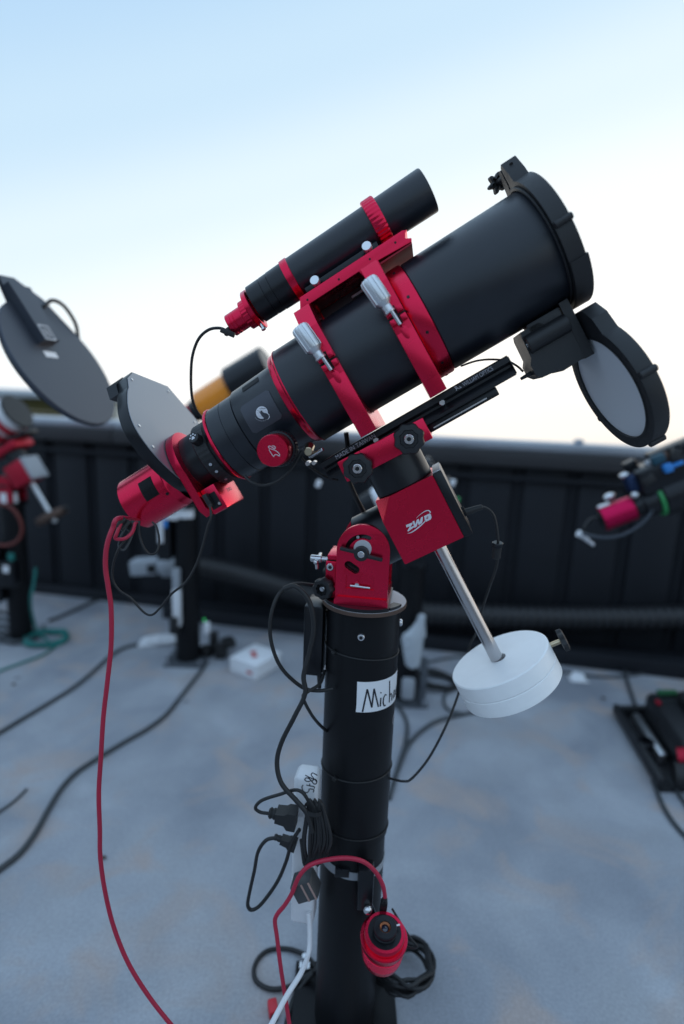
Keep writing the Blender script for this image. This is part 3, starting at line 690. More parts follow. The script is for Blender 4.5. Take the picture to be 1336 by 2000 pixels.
for u in (.2100, .2945):
    s_ = part('thumb_screw', G().cyl((u, -.027, .4945), (u, -.036, .4945), .0032, n=16), BLKA, gs)
    part('screw_head', G().lathe((u, -.036, .4945), Vector((0, -1, .35)), [(0, .0050), (.001, .0066), (.009, .0070), (.010, .0064), (.010, 0)], 64, False, lob(20, .02)), ALU, s_)
gc = thing('guide_camera', 'small red guide camera plugged into the rear of the slim guide scope', 'camera', TF, (.085, 0, .504))
D2 = Vector((0, 0, .5215))
fl_ = part('flange', G().lathe(D2 + Vector((0, 0, .002)), X, [(.1010, .0245), (.1015, .0310), (.1085, .0310), (.1095, .0295), (.1100, .0200)], 60, False, lob(3, .07)), RED, gc)
part('body', G().lathe(D2, X, [(.0615, 0), (.0615, .0160), (.0625, .0170), (.0680, .0170), (.0685, .0165), (.0692, .0165), (.0697, .0170), (.0740, .0170), (.0745, .0165), (.0752, .0165), (.0757, .0170), (.0880, .0170), (.0890, .0200), (.1010, .0210)], 56, False), RED, gc)
part('knurling', G().lathe(D2, X, [(.0895, .0208), (.0900, .0218), (.0990, .0220), (.0995, .0208)], 100, False, lambda a: 1 + .012*(1 if int(a*100/2/pi + .01) % 4 < 2 else -1)), RED, gc)
part('lock_screw', G().cyl((.1060, -.010, .4970), (.1062, -.012, .4880), .0022, n=12).cyl((.1062, -.012, .4885), (.1063, -.0125, .4865), .0035, n=14), CHR, gc)
part('plug', G().box((.0470, -.006, .5120), (.0617, .004, .5215), .0015), BLKR, gc)

# ------------------------------------------------------------------ imaging train
cr_ = thing('camera_rotator', 'red camera rotator plate with boxed motor below the drawtube', 'rotator', TF, (-.10, 0, .286))
rp = [(.055*sin(a), .372 + .0555*cos(a)) for a in [radians(-105 + 210*i/30) for i in range(31)]]
rp = [(x - .006, z) for x, z in rp] + [(.040, .315), (.034, .286), (-.048, .286), (-.060, .300)]
part('plate', G().prism(rp, lambda a, b, d: Vector((d, a, b)), -.1135, -.1005, []).edge(.0012), RED, cr_)
mb = part('motor_box', G().box((-.1000, -.0500, .2830), (-.0740, .034, .3260), .0025), RED, cr_)
part('port_recess', G().box((-.0960, -.0504, .2900), (-.0790, -.0499, .3150)), BLKA, mb)
part('socket', G().cyl((-.0820, -.0503, .2950), (-.0820, -.0509, .2950), .0022, n=14), CHR, mb)
part('plug', G().box((-.0975, -.0600, .2960), (-.0895, -.0498, .3180), .0012), BLKR, mb)
text('lettering', 'ZWO', .0085, Matrix.Translation((-.0737, -.016, .305)) @ Matrix.Rotation(pi/2, 4, 'Z') @ Matrix.Rotation(pi/2, 4, 'X'), MATS['grey_plastic'], mb)
fw = thing('filter_wheel', 'wide flat grey filter wheel disc with rounded edge between camera and drawtube', 'filter wheel', TF, (-.125, 0, .32))
ol = [(-.030, .5350), (-.002, .5465), (.099, .5240), (.117, .4920), (.138, .455), (.142, .420), (.128, .378), (.098, .345), (.050, .326), (-.002, .328), (-.042, .345), (-.069, .372), (-.087, .400), (-.096, .428), (-.0955, .456), (-.082, .483), (-.058, .508), (-.044, .518)]
ols = [ol[0], ol[1], ol[2]] + smooth2d(ol[2:], 4)[1:]
fz = lambda a, b, d: Vector((d, a, b))
part('housing', G().prism(ols, fz, -.1340, -.1165).edge(.0012), BLKA, fw)
cen = (.015, .435)
part('cover', G().prism([(cen[0] + (x - cen[0])*.985, cen[1] + (z - cen[1])*.985) for x, z in ols], fz, -.1163, -.1150), GFACE, fw)
mo = part('motor_housing', G().prism([(-.045, .5165), (-.035, .5370), (-.0025, .5475), (.030, .541), (.020, .500)], fz, -.1520, -.1345), BLKA, fw)
for x, z in ((-.020, .534), (-.084, .452), (-.081, .415), (-.0525, .363), (-.012, .337), (.09, .515), (.125, .45)):
    part('cover_screw', G().cyl((-.1152, x*.97, cen[1] + (z - cen[1])*.97), (-.1140, x*.97, cen[1] + (z - cen[1])*.97), .0024, n=14), CHR, fw)
cm = thing('astronomy_camera', 'large red cylindrical astronomy camera with dark vent behind the filter wheel', 'camera', TF, (-.19, 0, .32))
E_ = Vector((0, 0, .3645))
part('body', G().lathe(E_, X, [(-.2320, 0), (-.2320, .0415), (-.2300, .0445), (-.1480, .0450), (-.1470, .0442), (-.1345, .0430)], 96, False), RED, cm)
g = G(); fc = lambda u, a, r: E_ + Vector((u, -r*cos(a), r*sin(a)))
g.quadgrid([[fc(-.1885 + .0255*i/6, radians(-13 + 42*j/8), .0452) for i in range(7)] for j in range(9)], closed=False)
vn = part('vent', g, DARK, cm)
for k in range(14):
    a_ = -11.8 + 3.0*k; g = G()
    g.quadgrid([[fc(u, radians(a_ + da), r) for u in (-.1878, -.1750, -.1638)] for da, r in ((0, .0453), (.3, .0462), (1.2, .0462), (1.5, .0453))], closed=False)
    part('vent_fin', g, BLKA, vn)
part('flange_screw', G().cyl(fc(-.152, -.35, .044), fc(-.152, -.35, .0466), .0025, n=12), BLKA, cm)
part('rear_label', G().cyl((-.2321, .020, .345), (-.2326, .020, .345), .014, n=20), PAPER, cm)

# ------------------------------------------------------------------ motorised front cover
cv = thing('motorised_cover', 'black motorised telescope cover with round pale light panel hanging open', 'telescope cover', TF, (.46, 0, .23))
def fring(a, b, d): return Vector((d, a, b))
cc = (0, .377)
gap = radians(2.2)
ro = .0942
out = [(cc[0] + ro*sin(a), cc[1] + ro*cos(a)) for a in [gap + (2*pi - 2*gap)*i/120 for i in range(121)]]
inn = [(cc[0] + .0838*sin(a), cc[1] + .0838*cos(a)) for a in [2*pi - gap - (2*pi - 2*gap)*i/120 for i in range(121)]]
rg = part('clamp_ring', G().prism(out + inn, fring, .5000, .5220), BLKP, cv, ang=25)
part('inner_lip', G().ring(Vector((0, 0, .377)), X, .4968, .4998, .0836, .0880, 96), BLKP, rg)
ea = part('clamp_ear', G().prism([(-.0030, .4600), (-.0030, .4960), (-.0120, .4985), (-.0260, .4760), (-.0300, .4640)], fring, .5004, .5216), BLKP, cv)
part('clamp_ear', G().prism([(.0030, .4600), (.0030, .4960), (.0120, .4985), (.0260, .4760), (.0300, .4640)], fring, .5004, .5216), BLKP, cv)
part('ear_hole', G().cyl((.5110, -.0165, .4915), (.5110, -.0185, .4900), .0022, n=14), DARK, ea)
ck = part('clamp_bolt', G().cyl((.5110, .010, .4880), (.5030, .050, .4960), .0040, n=16), BLKP, cv)
part('star_knob', G().lathe((.5030, .048, .4955), Vector((-.17, 1, .2)), [(0, .0075), (.001, .0115), (.009, .0115), (.010, .008), (.010, 0)], 60, False, lob(6, .26)), BLKP, ck)
for a in (-88, 62):
    a = radians(a); p = Vector((0, cc[0] + (ro + .001)*sin(a), cc[1] + (ro + .001)*cos(a)))
    part('screw_boss', G().cyl(p + X*.5008, p + X*.5238, .0045, n=20, bev=.001), BLKP, rg)
g = G(); a1, a2 = radians(-118), radians(-180)
seg = [(cc[0] + (ro + .0014)*sin(a1 + (a2-a1)*i/24), cc[1] + (ro + .0014)*cos(a1 + (a2-a1)*i/24)) for i in range(25)] + [(cc[0] + (ro - .003)*sin(a2 + (a1-a2)*i/24), cc[1] + (ro - .003)*cos(a2 + (a1-a2)*i/24)) for i in range(25)]
part('cover_guard', g.prism(seg, fring, .5006, .5245), BLKP, rg)
# motor housing behind the ring, below the tube
mo = part('motor_housing', G().prism([(.4180, .2830), (.4200, .2900), (.4460, .2895), (.4520, .2830), (.4785, .2830), (.4785, .2170), (.4460, .2150), (.4420, .2190), (.4180, .2210), (.4120, .2280), (.4120, .2440), (.4170, .2520)], lambda a, b, d: Vector((a, d, b)), -.036, .034), BLKP, cv)
part('drive_barrel', G().cyl((.4200, -.0365, .2700), (.4785, -.0365, .2700), .0130, n=28, bev=.0008).box((.430, -.036, .276), (.4780, -.010, .2945), .002), BLKP, mo)
part('barrel_screw', G().cyl((.4185, -.0365, .2700), (.4200, -.0365, .2700), .0040, n=14).cyl((.417, -.020, .232), (.4195, -.020, .232), .003, n=12), CHR, mo)
part('cable_gland', G().cyl((.4120, -.010, .2330), (.3960, -.012, .2330), .0035, .0022, n=14), BLKR, mo)
part('bracket', G().prism([(-.038, .2980), (.038, .2980), (.034, .2150), (-.034, .2150)], fring, .4790, .4915), BLKP, cv)
# the open flap
fc0 = (-.0150, .1600)
fo = [(fc0[0] + .0935*sin(a), fc0[1] + .0935*cos(a)) for a in [radians(38 + 284*i/72) for i in range(73)]]
fo = fo + [(fc0[0] - .0500, .2580), (fc0[0] - .0330, .2750), (fc0[0] + .0330, .2750), (fc0[0] + .0500, .2580)]
fh = [(fc0[0] + .0770*sin(2*pi*i/64), fc0[1] + .0770*cos(2*pi*i/64)) for i in range(64)]
FR = Matrix.Translation((.4945, *fc0)) @ Matrix.Rotation(radians(7.8), 4, 'Z') @ Matrix.Translation((-.4945, -fc0[0], -fc0[1]))
def fpart(nm, g, mm, par, **k): g.bm.transform(FR); return part(nm, g, mm, par, **k)
fpz = fpart('flap', G().prism(fo, fring, .4922, .5140, [fh]).edge(.0012), BLKP, cv, ang=25)
fpart('light_panel', G().cyl(Vector((.4945, *fc0)), Vector((.5100, *fc0)), .0768, n=72), DIFF, fpz)
fpart('panel_bezel', G().ring(Vector((0, *fc0)), X, .4915, .4921, .0770, .0800, 72, .0002), BLKP, fpz)
for a in (118, 200, 275):
    a = radians(a); p = Vector((0, fc0[0] + .0945*sin(a), fc0[1] + .0945*cos(a)))
    fpart('flap_boss', G().cyl(p + X*.4926, p + X*.5155, .0048, n=20, bev=.001), BLKP, fpz)
fpart('flap_back', G().cyl(Vector((.5105, *fc0)), Vector((.5142, *fc0)), .0769, n=72), BLKP, fpz)
# ------------------------------------------------------------------ things strapped to the pier
pb = thing('power_adapter', 'black power adapter brick strapped to the left side of the front pier', 'adapter', BF, (-.08, .0, -.075))
part('case', G().box((-.0935, -.030, -.0760), (-.0620, .030, .0440), .003), BLKA, pb)
part('cord_grip', G().cyl((-.066, -.022, -.076), (-.0655, -.022, -.100), .0045, .003, n=14), BLKR, pb)
ps_ = thing('power_strip', 'white power strip with handwritten marks tied upright to the left of the front pier', 'power strip', BF, (-.072, -.06, -.508))
part('case', G().box((-.0930, -.0800, -.5080), (-.0530, -.0420, -.2290), .007, seg=4), WPL, ps_)
part('end_cap', G().box((-.0900, -.0815, -.3000), (-.0545, -.0440, -.2260), .006, seg=4), WPL, ps_)
fs_ = photo_plane(BF, -.0818, (560, 1490), 100/1336); g = G()
for pl in ([(800, 330), (690, 265), (640, 300), (660, 350), (790, 500)], [(480, 320), (600, 380), (720, 440)], [(560, 385), (620, 440), (600, 480), (520, 480), (470, 440), (500, 395), (560, 400), (640, 460), (700, 540), (760, 550), (790, 490), (750, 430), (690, 450), (650, 500)],
           [(510, 575), (600, 600), (715, 620), (720, 670)], [(600, 540), (605, 610)], [(690, 770), (705, 700), (590, 680), (580, 730), (520, 780), (450, 750), (405, 680), (400, 620), (430, 575)]):
    g.ribbon(smooth2d(pl, 4), 26, fs_)
part('handwriting', g, INK, ps_, recalc=False)
part('outlet', G().box((-.0932, -.0700, -.330), (-.0926, -.0520, -.300)), DARK, ps_)
part('outlet', G().box((-.0932, -.0700, -.375), (-.0926, -.0520, -.345)), DARK, ps_)
def plug(name, label, px, Y, ang, L=.030, h=.020):
    p = at(*px, Y); M = Matrix.Translation(p) @ Matrix.Rotation(-TH, 4, 'Z') @ Matrix.Rotation(ang, 4, 'Y')
    t = thing(name, label, 'plug', M, (0, 0, -h/2))
    part('body', G().prism([(0, -h*.28), (L*.45, -h*.36), (L*.6, -h*.62), (L, -h*.62), (L, h*.5), (L*.6, h*.5), (L*.45, h*.36), (0, h*.30)], lambda a, b, d: Vector((a, d, b)), -h*.45, h*.45), BLKR, t)
    part('strain_relief', G().lathe((0, 0, 0), -X, [(0, h*.30), (.003, h*.33), (.006, h*.27), (.009, h*.33), (.012, h*.25)], 16, True), BLKR, t)
    return t
plug('power_plug', 'black mains plug in the white power strip, upper of two', (540, 1590), -.085, .05, .033, .027)
plug('power_plug', 'smaller black plug in the white power strip, lower of two', (549, 1639), -.085, .25, .026, .016)
wa = thing('wall_adapter', 'small dark block adapter with two pinkish stripes on the white power strip', 'adapter', Matrix.Translation(at(597, 1735, -.105)) @ Matrix.Rotation(-TH, 4, 'Z') @ Matrix.Rotation(radians(-28), 4, 'Y'), (0, 0, -.018))
part('case', G().box((-.019, -.010, -.016), (.017, .022, .016), .002), mat('dark_slate_plastic', (.05, .052, .055), .4), wa)
for x in (.0, .0125): part('stripe', G().box((x, -.0106, -.0158), (x + .0032, -.0098, .0158), .0002), GOLD, wa)
bl = [(x, y, Y) for x, y, Y in ((612, 1143, -.01), (575, 1141, -.03), (545, 1160, -.05), (529, 1205, -.06), (530, 1255, -.06), (550, 1305, -.06), (590, 1342, -.05), (622, 1349, -.05), (650, 1345, -.045))]
cable('power_lead', 'black lead looping out left of the front pier from the mount', px_path(bl), .0030, BLKR)
cable('power_lead', 'thick black lead hanging in a long S from the pier top to the power strip', px_path([(553, 1150, -.06), (578, 1146, -.06), (604, 1175, -.065), (613, 1225, -.065), (604, 1275, -.065), (593, 1320, -.07), (596, 1355, -.075), (575, 1400, -.08), (550, 1450, -.08), (541, 1490, -.085), (550, 1530, -.095), (580, 1565, -.105), (600, 1590, -.11), (610, 1625, -.11)]), .0038, BLKR)
cable('power_lead', 'thin black lead from the power adapter crossing down to the sleeve of the front pier', px_path([(634, 1310, -.02), (625, 1335, -.05), (600, 1352, -.07), (592, 1362, -.072), (605, 1390, -.07), (621, 1412, -.06), (640, 1430, -.02)]), .0026, BLKR)
cable('power_lead', 'black lead bending back from the upper plug on the power strip', px_path([(527, 1589, -.085), (508, 1586, -.085), (499, 1577, -.085), (512, 1563, -.085), (545, 1552, -.09), (580, 1543, -.095), (600, 1560, -.1), (612, 1600, -.1)]), .0027, BLKR)
cable('power_lead', 'flat black lead in a drooping loop left of the power strip', px_path([(541, 1636, -.085), (520, 1641, -.085), (504, 1664, -.085), (497, 1700, -.085), (487, 1745, -.085), (484, 1768, -.085), (492, 1777, -.085), (510, 1766, -.085), (540, 1725, -.085), (558, 1685, -.09), (570, 1645, -.095), (585, 1620, -.1)]), .0030, BLKR)
pts = []
for k in range(9):
    w = 12 + 2*(k % 3); x0 = 600 + 4*k; ph = k*.2
    pts += [(x0 - w + 3*k*.5, 1640 + 8*(k % 2), -.098 - .003*(k % 4)), (x0 - 4, 1690 - 4*(k % 3), -.10), (x0 + w - 2, 1640, -.104 - .002*(k % 3)), (x0 + 6 - k, 1562 + 5*(k % 3), -.102)]
cable('cable_bundle', 'bundle of coiled black cable tied over the white power strip', px_path(pts), .0027, BLKR, n=8, step=8, cat='cable bundle')
bnd = G(); c0 = at(612, 1580, -.10)
bnd.lathe(c0, Vector((.15, .1, 1)), [(-.003, .0135), (-.0035, .0150), (.0035, .0150), (.003, .0135), (-.003, .0135)], 28, False)
single('cable_tie_band', bnd, BLKR, 'black strap round the coiled cable bundle at the power strip', 'strap', c0)
cable('mains_cable', 'white power cord running from the power strip down to the floor at bottom', px_path([(603, 1782, -.075), (605, 1820, -.085), (603, 1860, -.10), (588, 1900, -.13), (560, 1945, -.16), (525, 2010, -.20), (500, 2050, -.22)]), .0042, WPL)
cable('red_cable', 'red USB cable arching over the pier from the small upright red camera', px_path([(752, 1752, -.10), (748, 1730, -.102), (735, 1705, -.104), (712, 1684, -.106), (680, 1676, -.108), (640, 1679, -.112), (605, 1690, -.115), (584, 1712, -.118), (570, 1745, -.118), (556, 1768, -.118), (542, 1785, -.118), (537, 1800, -.118), (541, 1830, -.12), (547, 1880, -.125), (556, 1940, -.13), (566, 2005, -.14), (572, 2040, -.15)]), .0035, REDC)
# upright red camera on a bracket
cp_ = at(751, 1822, -.112); ax = Vector((.02, -.22, 1)).normalized()
CM = Matrix.Translation(cp_) @ Vector((0, 0, 1)).rotation_difference(ax).to_matrix().to_4x4()
sk = thing('sky_camera', 'small upright red camera with a black lens clamped low on the front pier', 'camera', CM, (0, 0, -.05))
part('body', G().lathe((0, 0, 0), Z_, [(-.062, 0), (-.062, .029), (-.060, .0315)] + [(z, r) for k in range(6) for z, r in ((-.050 + .004*k, .0335 + .0004*k), (-.0478 + .004*k, .0337 + .0004*k), (-.0474 + .004*k, .0328 + .0004*k), (-.0464 + .004*k, .0328 + .0004*k))] + [(-.024, .0360), (-.0100, .0385), (-.0085, .0378), (-.0085, .0335), (-.0070, .0330)], 72, False), RED, sk)
part('front_flange', G().lathe((0, 0, 0), Z_, [(-.0075, .0330), (.0015, .0325), (.0030, .0315), (.0030, .0270)], 72, False), RED, sk)
fp_ = part('face_plate', G().cyl((0, 0, -.002), (0, 0, .0022), .0272, n=60), BLKA, sk)
part('mark_hole', G().cyl((.004, -.0215, .002), (.004, -.0215, .0026), .0022, n=14), DARK, fp_)
ln = part('lens', G().lathe((0, 0, 0), Z_, [(.0022, .0180), (.0060, .0185), (.0066, .0178), (.0074, .0178), (.0080, .0185), (.0150, .0185), (.0160, .0178), (.0160, .0092), (.0145, .0088), (.0100, .0080)], 60, False), BLKA, sk)
part('lens_ring', G().lathe((0, 0, 0), Z_, [(.0142, .0089), (.0125, .0070), (.0120, .0060)], 40, False), AMBER, ln)
part('lens_glass', G().sphere((0, 0, .0085), (.0070, .0070, .0048)), GLASS, ln)
part('lens_screw', G().cyl((.0185, .006, .010), (.0245, .0075, .010), .0018, n=12, bev=.0004), CHR, ln)
text('lettering', 'f=2.1mm', .0042, Matrix.Translation((-.0095, -.0160, .0035)) @ Matrix.Rotation(radians(75), 4, 'X'), PRINT, ln)
part('usb_plug', G().box((-.0055, .0330, -.012), (.0055, .0420, .020), .001).lathe((0, .0375, .020), Z_, [(0, .0045), (.002, .0048), (.004, .0038), (.006, .0046), (.008, .0034), (.012, .0034)], 16, True), BLKR, sk)
br = thing('camera_bracket', 'black clamp bracket with a grey strap round the pier holding the small red camera', 'bracket', Matrix(), (0, -.07, .36))
q = at(712, 1730, -.07)
part('clamp', G().box((q.x - .012, -.085, q.z - .035), (q.x + .014, -.058, q.z + .042), .003), BLKA, br)
part('arm', G().cyl((q.x + .002, -.078, q.z - .01), (cp_.x - .012, cp_.y + .040, cp_.z - .02), .006, n=16), BLKA, br)
part('ball_joint', G().sphere((q.x + .006, -.088, q.z - .028), .0075), CHR, br)
part('strap', G().lathe((0, 0, q.z + .005), Vector((.10, 0, 1)), [(-.007, R2 + .0002), (-.007, R2 + .002), (.007, R2 + .002), (.007, R2 + .0002)], 64, False), GREYB, br)
part('strap_buckle', G().box((-.030, -.060, q.z + .004), (-.006, -.052, q.z + .020), .001), BLKA, br)
cable('thin_lead', 'thin black wire from the small red camera kinked towards the floor', px_path([(766, 1775, -.07), (778, 1795, -.075), (800, 1830, -.085), (815, 1848, -.09), (806, 1852, -.09), (785, 1845, -.08), (770, 1840, -.06)]), .0019, BLKR)
# cables near the pier foot
def coil(name, label, c, r, turns, z0, m, rad, ell=1, jit=.008, seedv=1, lift=.0):
    rnd = random.Random(seedv); pts = []
    for k in range(turns*12):
        a = 2*pi*k/12; rr = r + rnd.uniform(-jit, jit) + .004*(k//12 % 3); pts.append((c[0] + rr*cos(a), c[1] + rr*ell*sin(a), z0 + rad + lift*(1 + sin(a + seedv))*.5 + .0035*(k//12) + rnd.uniform(0, .002)))
    return cable(name, label, pts, rad, m, n=8, step=3)
cp0 = fl(790, 1945); coil('coiled_cable', 'coil of black cable lying at the right foot of the front pier', (cp0.x - .004, cp0.y + .02), .052, 8, .012, BLKR, .0042, 1.25, .007, 3, .05)
cable('floor_loop', 'black cable looped on the concrete at the left foot of the front pier', [fl(x, y, z) for x, y, z in ((625, 1905, .02), (600, 1868, .01), (560, 1853, .005), (520, 1858, .005), (498, 1885, .005), (500, 1915, .005), (530, 1932, .005), (570, 1925, .01), (600, 1905, .02), (625, 1890, .04))], .0045, BLKR)
cable('floor_cable', 'black cable trailing to the bottom edge beside the white cord', [fl(x, y, z) for x, y, z in ((612, 1900, .03), (590, 1925, .01), (572, 1955, .006), (560, 2000, .006), (552, 2050, .006))], .0050, BLKR)
rq = fl(533, 1978, .0)
pg = thing('red_plug', 'red plastic plug lying on the floor at the bottom edge', 'plug', Matrix.Translation(rq) @ Matrix.Rotation(.3, 4, 'Z'))
part('body', G().box((-.009, -.014, .001), (.009, .014, .019), .003), mat('red_plastic', (.55, .015, .03), .4), pg)
part('collar', G().cyl((0, -.013, .010), (0, -.022, .010), .006, n=16), BLKR, pg)

# ------------------------------------------------------------------ cables of the front telescope
cm_out = TF @ Vector((-.232, -.012, .335))
cable('red_cable', 'long red USB cable hanging from the big camera down to the floor', [cm_out] + px_path([(233, 1012, -.10), (220, 1032, -.115), (209, 1065, -.12), (206, 1105, -.12), (212, 1150, -.12), (217, 1190, -.12), (217, 1260, -.12), (210, 1330, -.12), (202, 1400, -.12), (197, 1480, -.12), (193, 1550, -.12), (195, 1620, -.12), (196, 1675, -.12), (205, 1740, -.12), (222, 1810, -.12), (250, 1880, -.125), (290, 1945, -.13), (338, 2006, -.135), (370, 2040, -.14)]), .0034, REDC)
cable('red_cable', 'short red cable strand looping under the big camera', px_path([(238, 1018, -.09), (228, 1042, -.10), (226, 1052, -.10), (243, 1052, -.10), (258, 1040, -.09), (264, 1022, -.07)]), .0026, REDC)
for k, (x, y, dx, dy) in enumerate(((243, 1012, -16, 17), (252, 1018, -15, 18), (262, 1020, -12, 16))):
    a, b = at(x, y, -.085 + .01*k), at(x + dx, y + dy, -.095 + .01*k)
    single('usb_plug', G().cyl(a, b, .0058, .0045, n=8, bev=.001), BLKR, ('black plug of the red cable at the rear of the big camera', 'middle black plug at the rear of the big camera', 'black plug nearest the label at the rear of the big camera')[k], 'plug', b)
cable('black_lead', 'long thin black lead hanging in a V from the rotator to the big camera', px_path([(262, 1022, -.07), (248, 1050, -.09), (232, 1072, -.10), (222, 1100, -.10), (220, 1130, -.10), (232, 1152, -.10), (255, 1168, -.10), (280, 1195, -.10), (296, 1201, -.10), (312, 1188, -.10), (335, 1160, -.10), (362, 1138, -.10), (382, 1105, -.10), (396, 1065, -.10), (405, 1030, -.10), (412, 1010, -.10), (410, 985, -.095)]), .0017, BLKR)
cable('black_lead', 'small loop of black lead under the rear of the big camera', px_path([(272, 1018, -.06), (272, 1042, -.07), (280, 1068, -.08), (292, 1082, -.08), (306, 1078, -.08), (311, 1055, -.07), (306, 1030, -.05), (298, 1020, -.03)]), .0016, BLKR)
cable('black_lead', 'dark strand tangled with the short red cable under the big camera', px_path([(250, 1024, -.08), (236, 1048, -.09), (232, 1068, -.095), (242, 1074, -.095), (252, 1060, -.09), (264, 1030, -.075)]), .0016, GREYC)
cable('guide_camera_lead', 'thin black lead arching from the guide camera down behind the drawtube', px_path([(452, 655, .02), (445, 648, .02), (430, 641, .02), (408, 644, .025), (388, 662, .03), (376, 695, .035), (373, 735, .04), (375, 775, .045), (383, 800, .05), (394, 816, .055), (410, 840, .06)]), .0023, BLKR)
single('angled_plug', G().box((-.012, -.004, -.004), (.010, .004, .004), .0012, Matrix.Translation(at(446, 650, .015)) @ Matrix.Rotation(radians(20), 4, 'Y')), BLKR, 'angled black plug on the guide camera', 'plug', at(446, 650, .015))
cable('focus_lead', 'thin black lead drooping under the focus knob', px_path([(590, 880, -.05), (570, 915, -.05), (545, 938, -.05), (515, 948, -.05), (492, 942, -.05), (478, 930, -.04)]), .0022, BLKR)
cable('plate_lead', 'black cable passing up beside the left end of the dovetail bar', px_path([(676, 845, .03), (679, 875, .035), (676, 910, .04), (684, 945, .04), (697, 975, .04), (710, 1000, .045)]), .0040, BLKR)
cable('plate_lead', 'thin black lead from the focuser to the end of the dovetail bar', px_path([(588, 893, -.05), (605, 912, -.03), (632, 930, -.02), (660, 938, -.01)]), .0018, BLKR)
cable('cover_lead', 'thin black lead from the cover motor to the dovetail bar', px_path([(1022, 726, -.005), (1010, 715, -.002), (990, 705, .02), (960, 702, .04), (930, 705, .05), (900, 715, .06)]), .0016, BLKR)
cable('mount_lead', 'black power lead dropping from the gear box past the counterweight to the pier', px_path([(908, 1000, -.02), (925, 993, -.02), (945, 991, -.02), (962, 1003, -.02), (970, 1030, -.02), (973, 1065, -.02), (970, 1105, -.01), (955, 1150, .0), (942, 1190, .02), (930, 1235, .04), (916, 1265, .05), (905, 1320, .05), (892, 1365, .03), (870, 1420, .0), (838, 1480, -.01), (805, 1520, -.02), (788, 1526, -.02), (765, 1521, -.01), (740, 1515, .0)]), .0021, BLKR)
a, b = at(905, 1002, -.022), at(942, 990, -.02)
single('lead_plug', G().cyl(a, b, .0058, .0042, n=18, bev=.0008), BLKR, 'black round plug at the side of the red gear box', 'plug', a)
a, b = at(972, 1060, -.02), at(969, 1090, -.015)
jc = thing('inline_connector', 'black inline connector on the lead beside the gear box', 'connector', Matrix(), b)
part('barrel', G().cyl(a, b, .0072, .0066, n=20, bev=.001), BLKR, jc)
part('collar', G().cyl(a + (a - b)*.02, a + (b - a)*.28, .0085, n=20, bev=.001), BLKA, jc)

# ------------------------------------------------------------------ background rigs
def bg_rig(name, o, height, tube, tlabel, mlabel, plabel, cwlabel, cwmat, wc=.34, base_plate=True, heading=TH, al=radians(31), cw=True, rings=(), rmat=REDF, prad=.057, boxm=REDF):
    ox, oy = o; OO = Vector((ox, oy, height)); M = frame(heading, al, OO); Bm = frame(heading, 0, OO)
    p = thing('telescope_pier', plabel, 'pier', Matrix.Translation((ox, oy, 0)))
    part('pipe', G().lathe((0, 0, .01), Z_, [(0, prad), (height + .04, prad)], 36, False), PIER, p)
    part('top_plate', G().cyl((0, 0, height + .048), (0, 0, height + .054), prad + .008, n=36), BLKA, p)
    part('base_plate', G().box((-.085, -.085, 0), (.085, .085, .010), .002), BASE_GREY, p)
    for sx in (-1, 1):
        for sy in (-1, 1): part('anchor_bolt', G().cyl((sx*.07, sy*.07, .01), (sx*.07, sy*.07, .035), .008, n=8), CHR, p)
    m_ = thing('equatorial_mount', mlabel, 'mount', Bm, (0, 0, .055))
    part('side_plate', G().prism(arch, fx, -.049, -.036), rmat, m_); part('side_plate', G().prism(arch, fx, .036, .049), rmat, m_)
    part('foot', G().box((-.045, -.052, .056), (.045, .052, .070), .003), BLKA, m_)
    part('altitude_block', G().box((-.064, -.03, .064), (-.043, .03, .125), .003), rmat, m_)
    part('wing_lever', G().box((-.033, -.060, .140), (.030, -.051, .148), .002), BLKP, m_)
    T2 = Matrix.Rotation(-al, 4, 'Y')
    def tp(nm, g, mm): g.bm.transform(T2); return part(nm, g, mm, m_)
    tp('polar_housing', G().cyl((.06, 0, .127), (.122, 0, .127), .046, n=36, bev=.002), BLKA)
    tp('gear_box', G().box((.121, -.052, .082), (.217, .052, .184), .003), boxm)
    tp('end_cover', G().box((.2172, -.0525, .081), (.231, .0525, .185), .002), GREYB)
    tp('declination_housing', G().cyl((.170, 0, .184), (.170, 0, .235), .045, n=36), BLKA)
    tp('saddle', G().box((.10, -.062, .233), (.242, .062, .264), .003), rmat)
    if cw:
        tp('counterweight_shaft', G().cyl((.172, 0, .082), (.172, 0, -.12), .0105, n=20, bev=.001), ALU)
        c_ = thing('counterweight', cwlabel, 'counterweight', M, (.172, 0, -.105))
        part('weight', G().lathe((.172, 0, 0), Z_, [(-.075, .011), (-.075, .068), (-.078, .070), (-.100, .070), (-.103, .068), (-.103, .011), (-.075, .011)], 44, False), cwmat, c_)
        part('clamp_knob', G().cyl((.242, 0, -.09), (.262, 0, -.09), .010, n=12), BLKP, c_)
    t = thing(name, tlabel, 'telescope', M, (.17, 0, .265))
    part('dovetail_bar', G().box((.05, -.045, .2645), (.30, .045, .280), .003), BLKA, t)
    cz = Vector((0, 0, wc))
    for nm, u0, u1, r0, r1, mm in tube:
        part(nm, G().lathe(cz, X, [(u0, 0), (u0, r0*.97), (u0 + .002, r0), (u1 - .002, r1), (u1, r1*.97), (u1, 0)], 56, False), mm, t)
    for u, r in rings:
        part('clamp_ring', G().prism([(-r*1.12, .281), (-r*1.12, wc + r*.8), (-r*.7, wc + r*1.12), (r*.7, wc + r*1.12), (r*1.12, wc + r*.8), (r*1.12, .281)], lambda a, b, d: Vector((d, a, b)), u, u + .025, [circ(0, wc, r*1.001, 40)]), rmat, t)
    return t, M, p
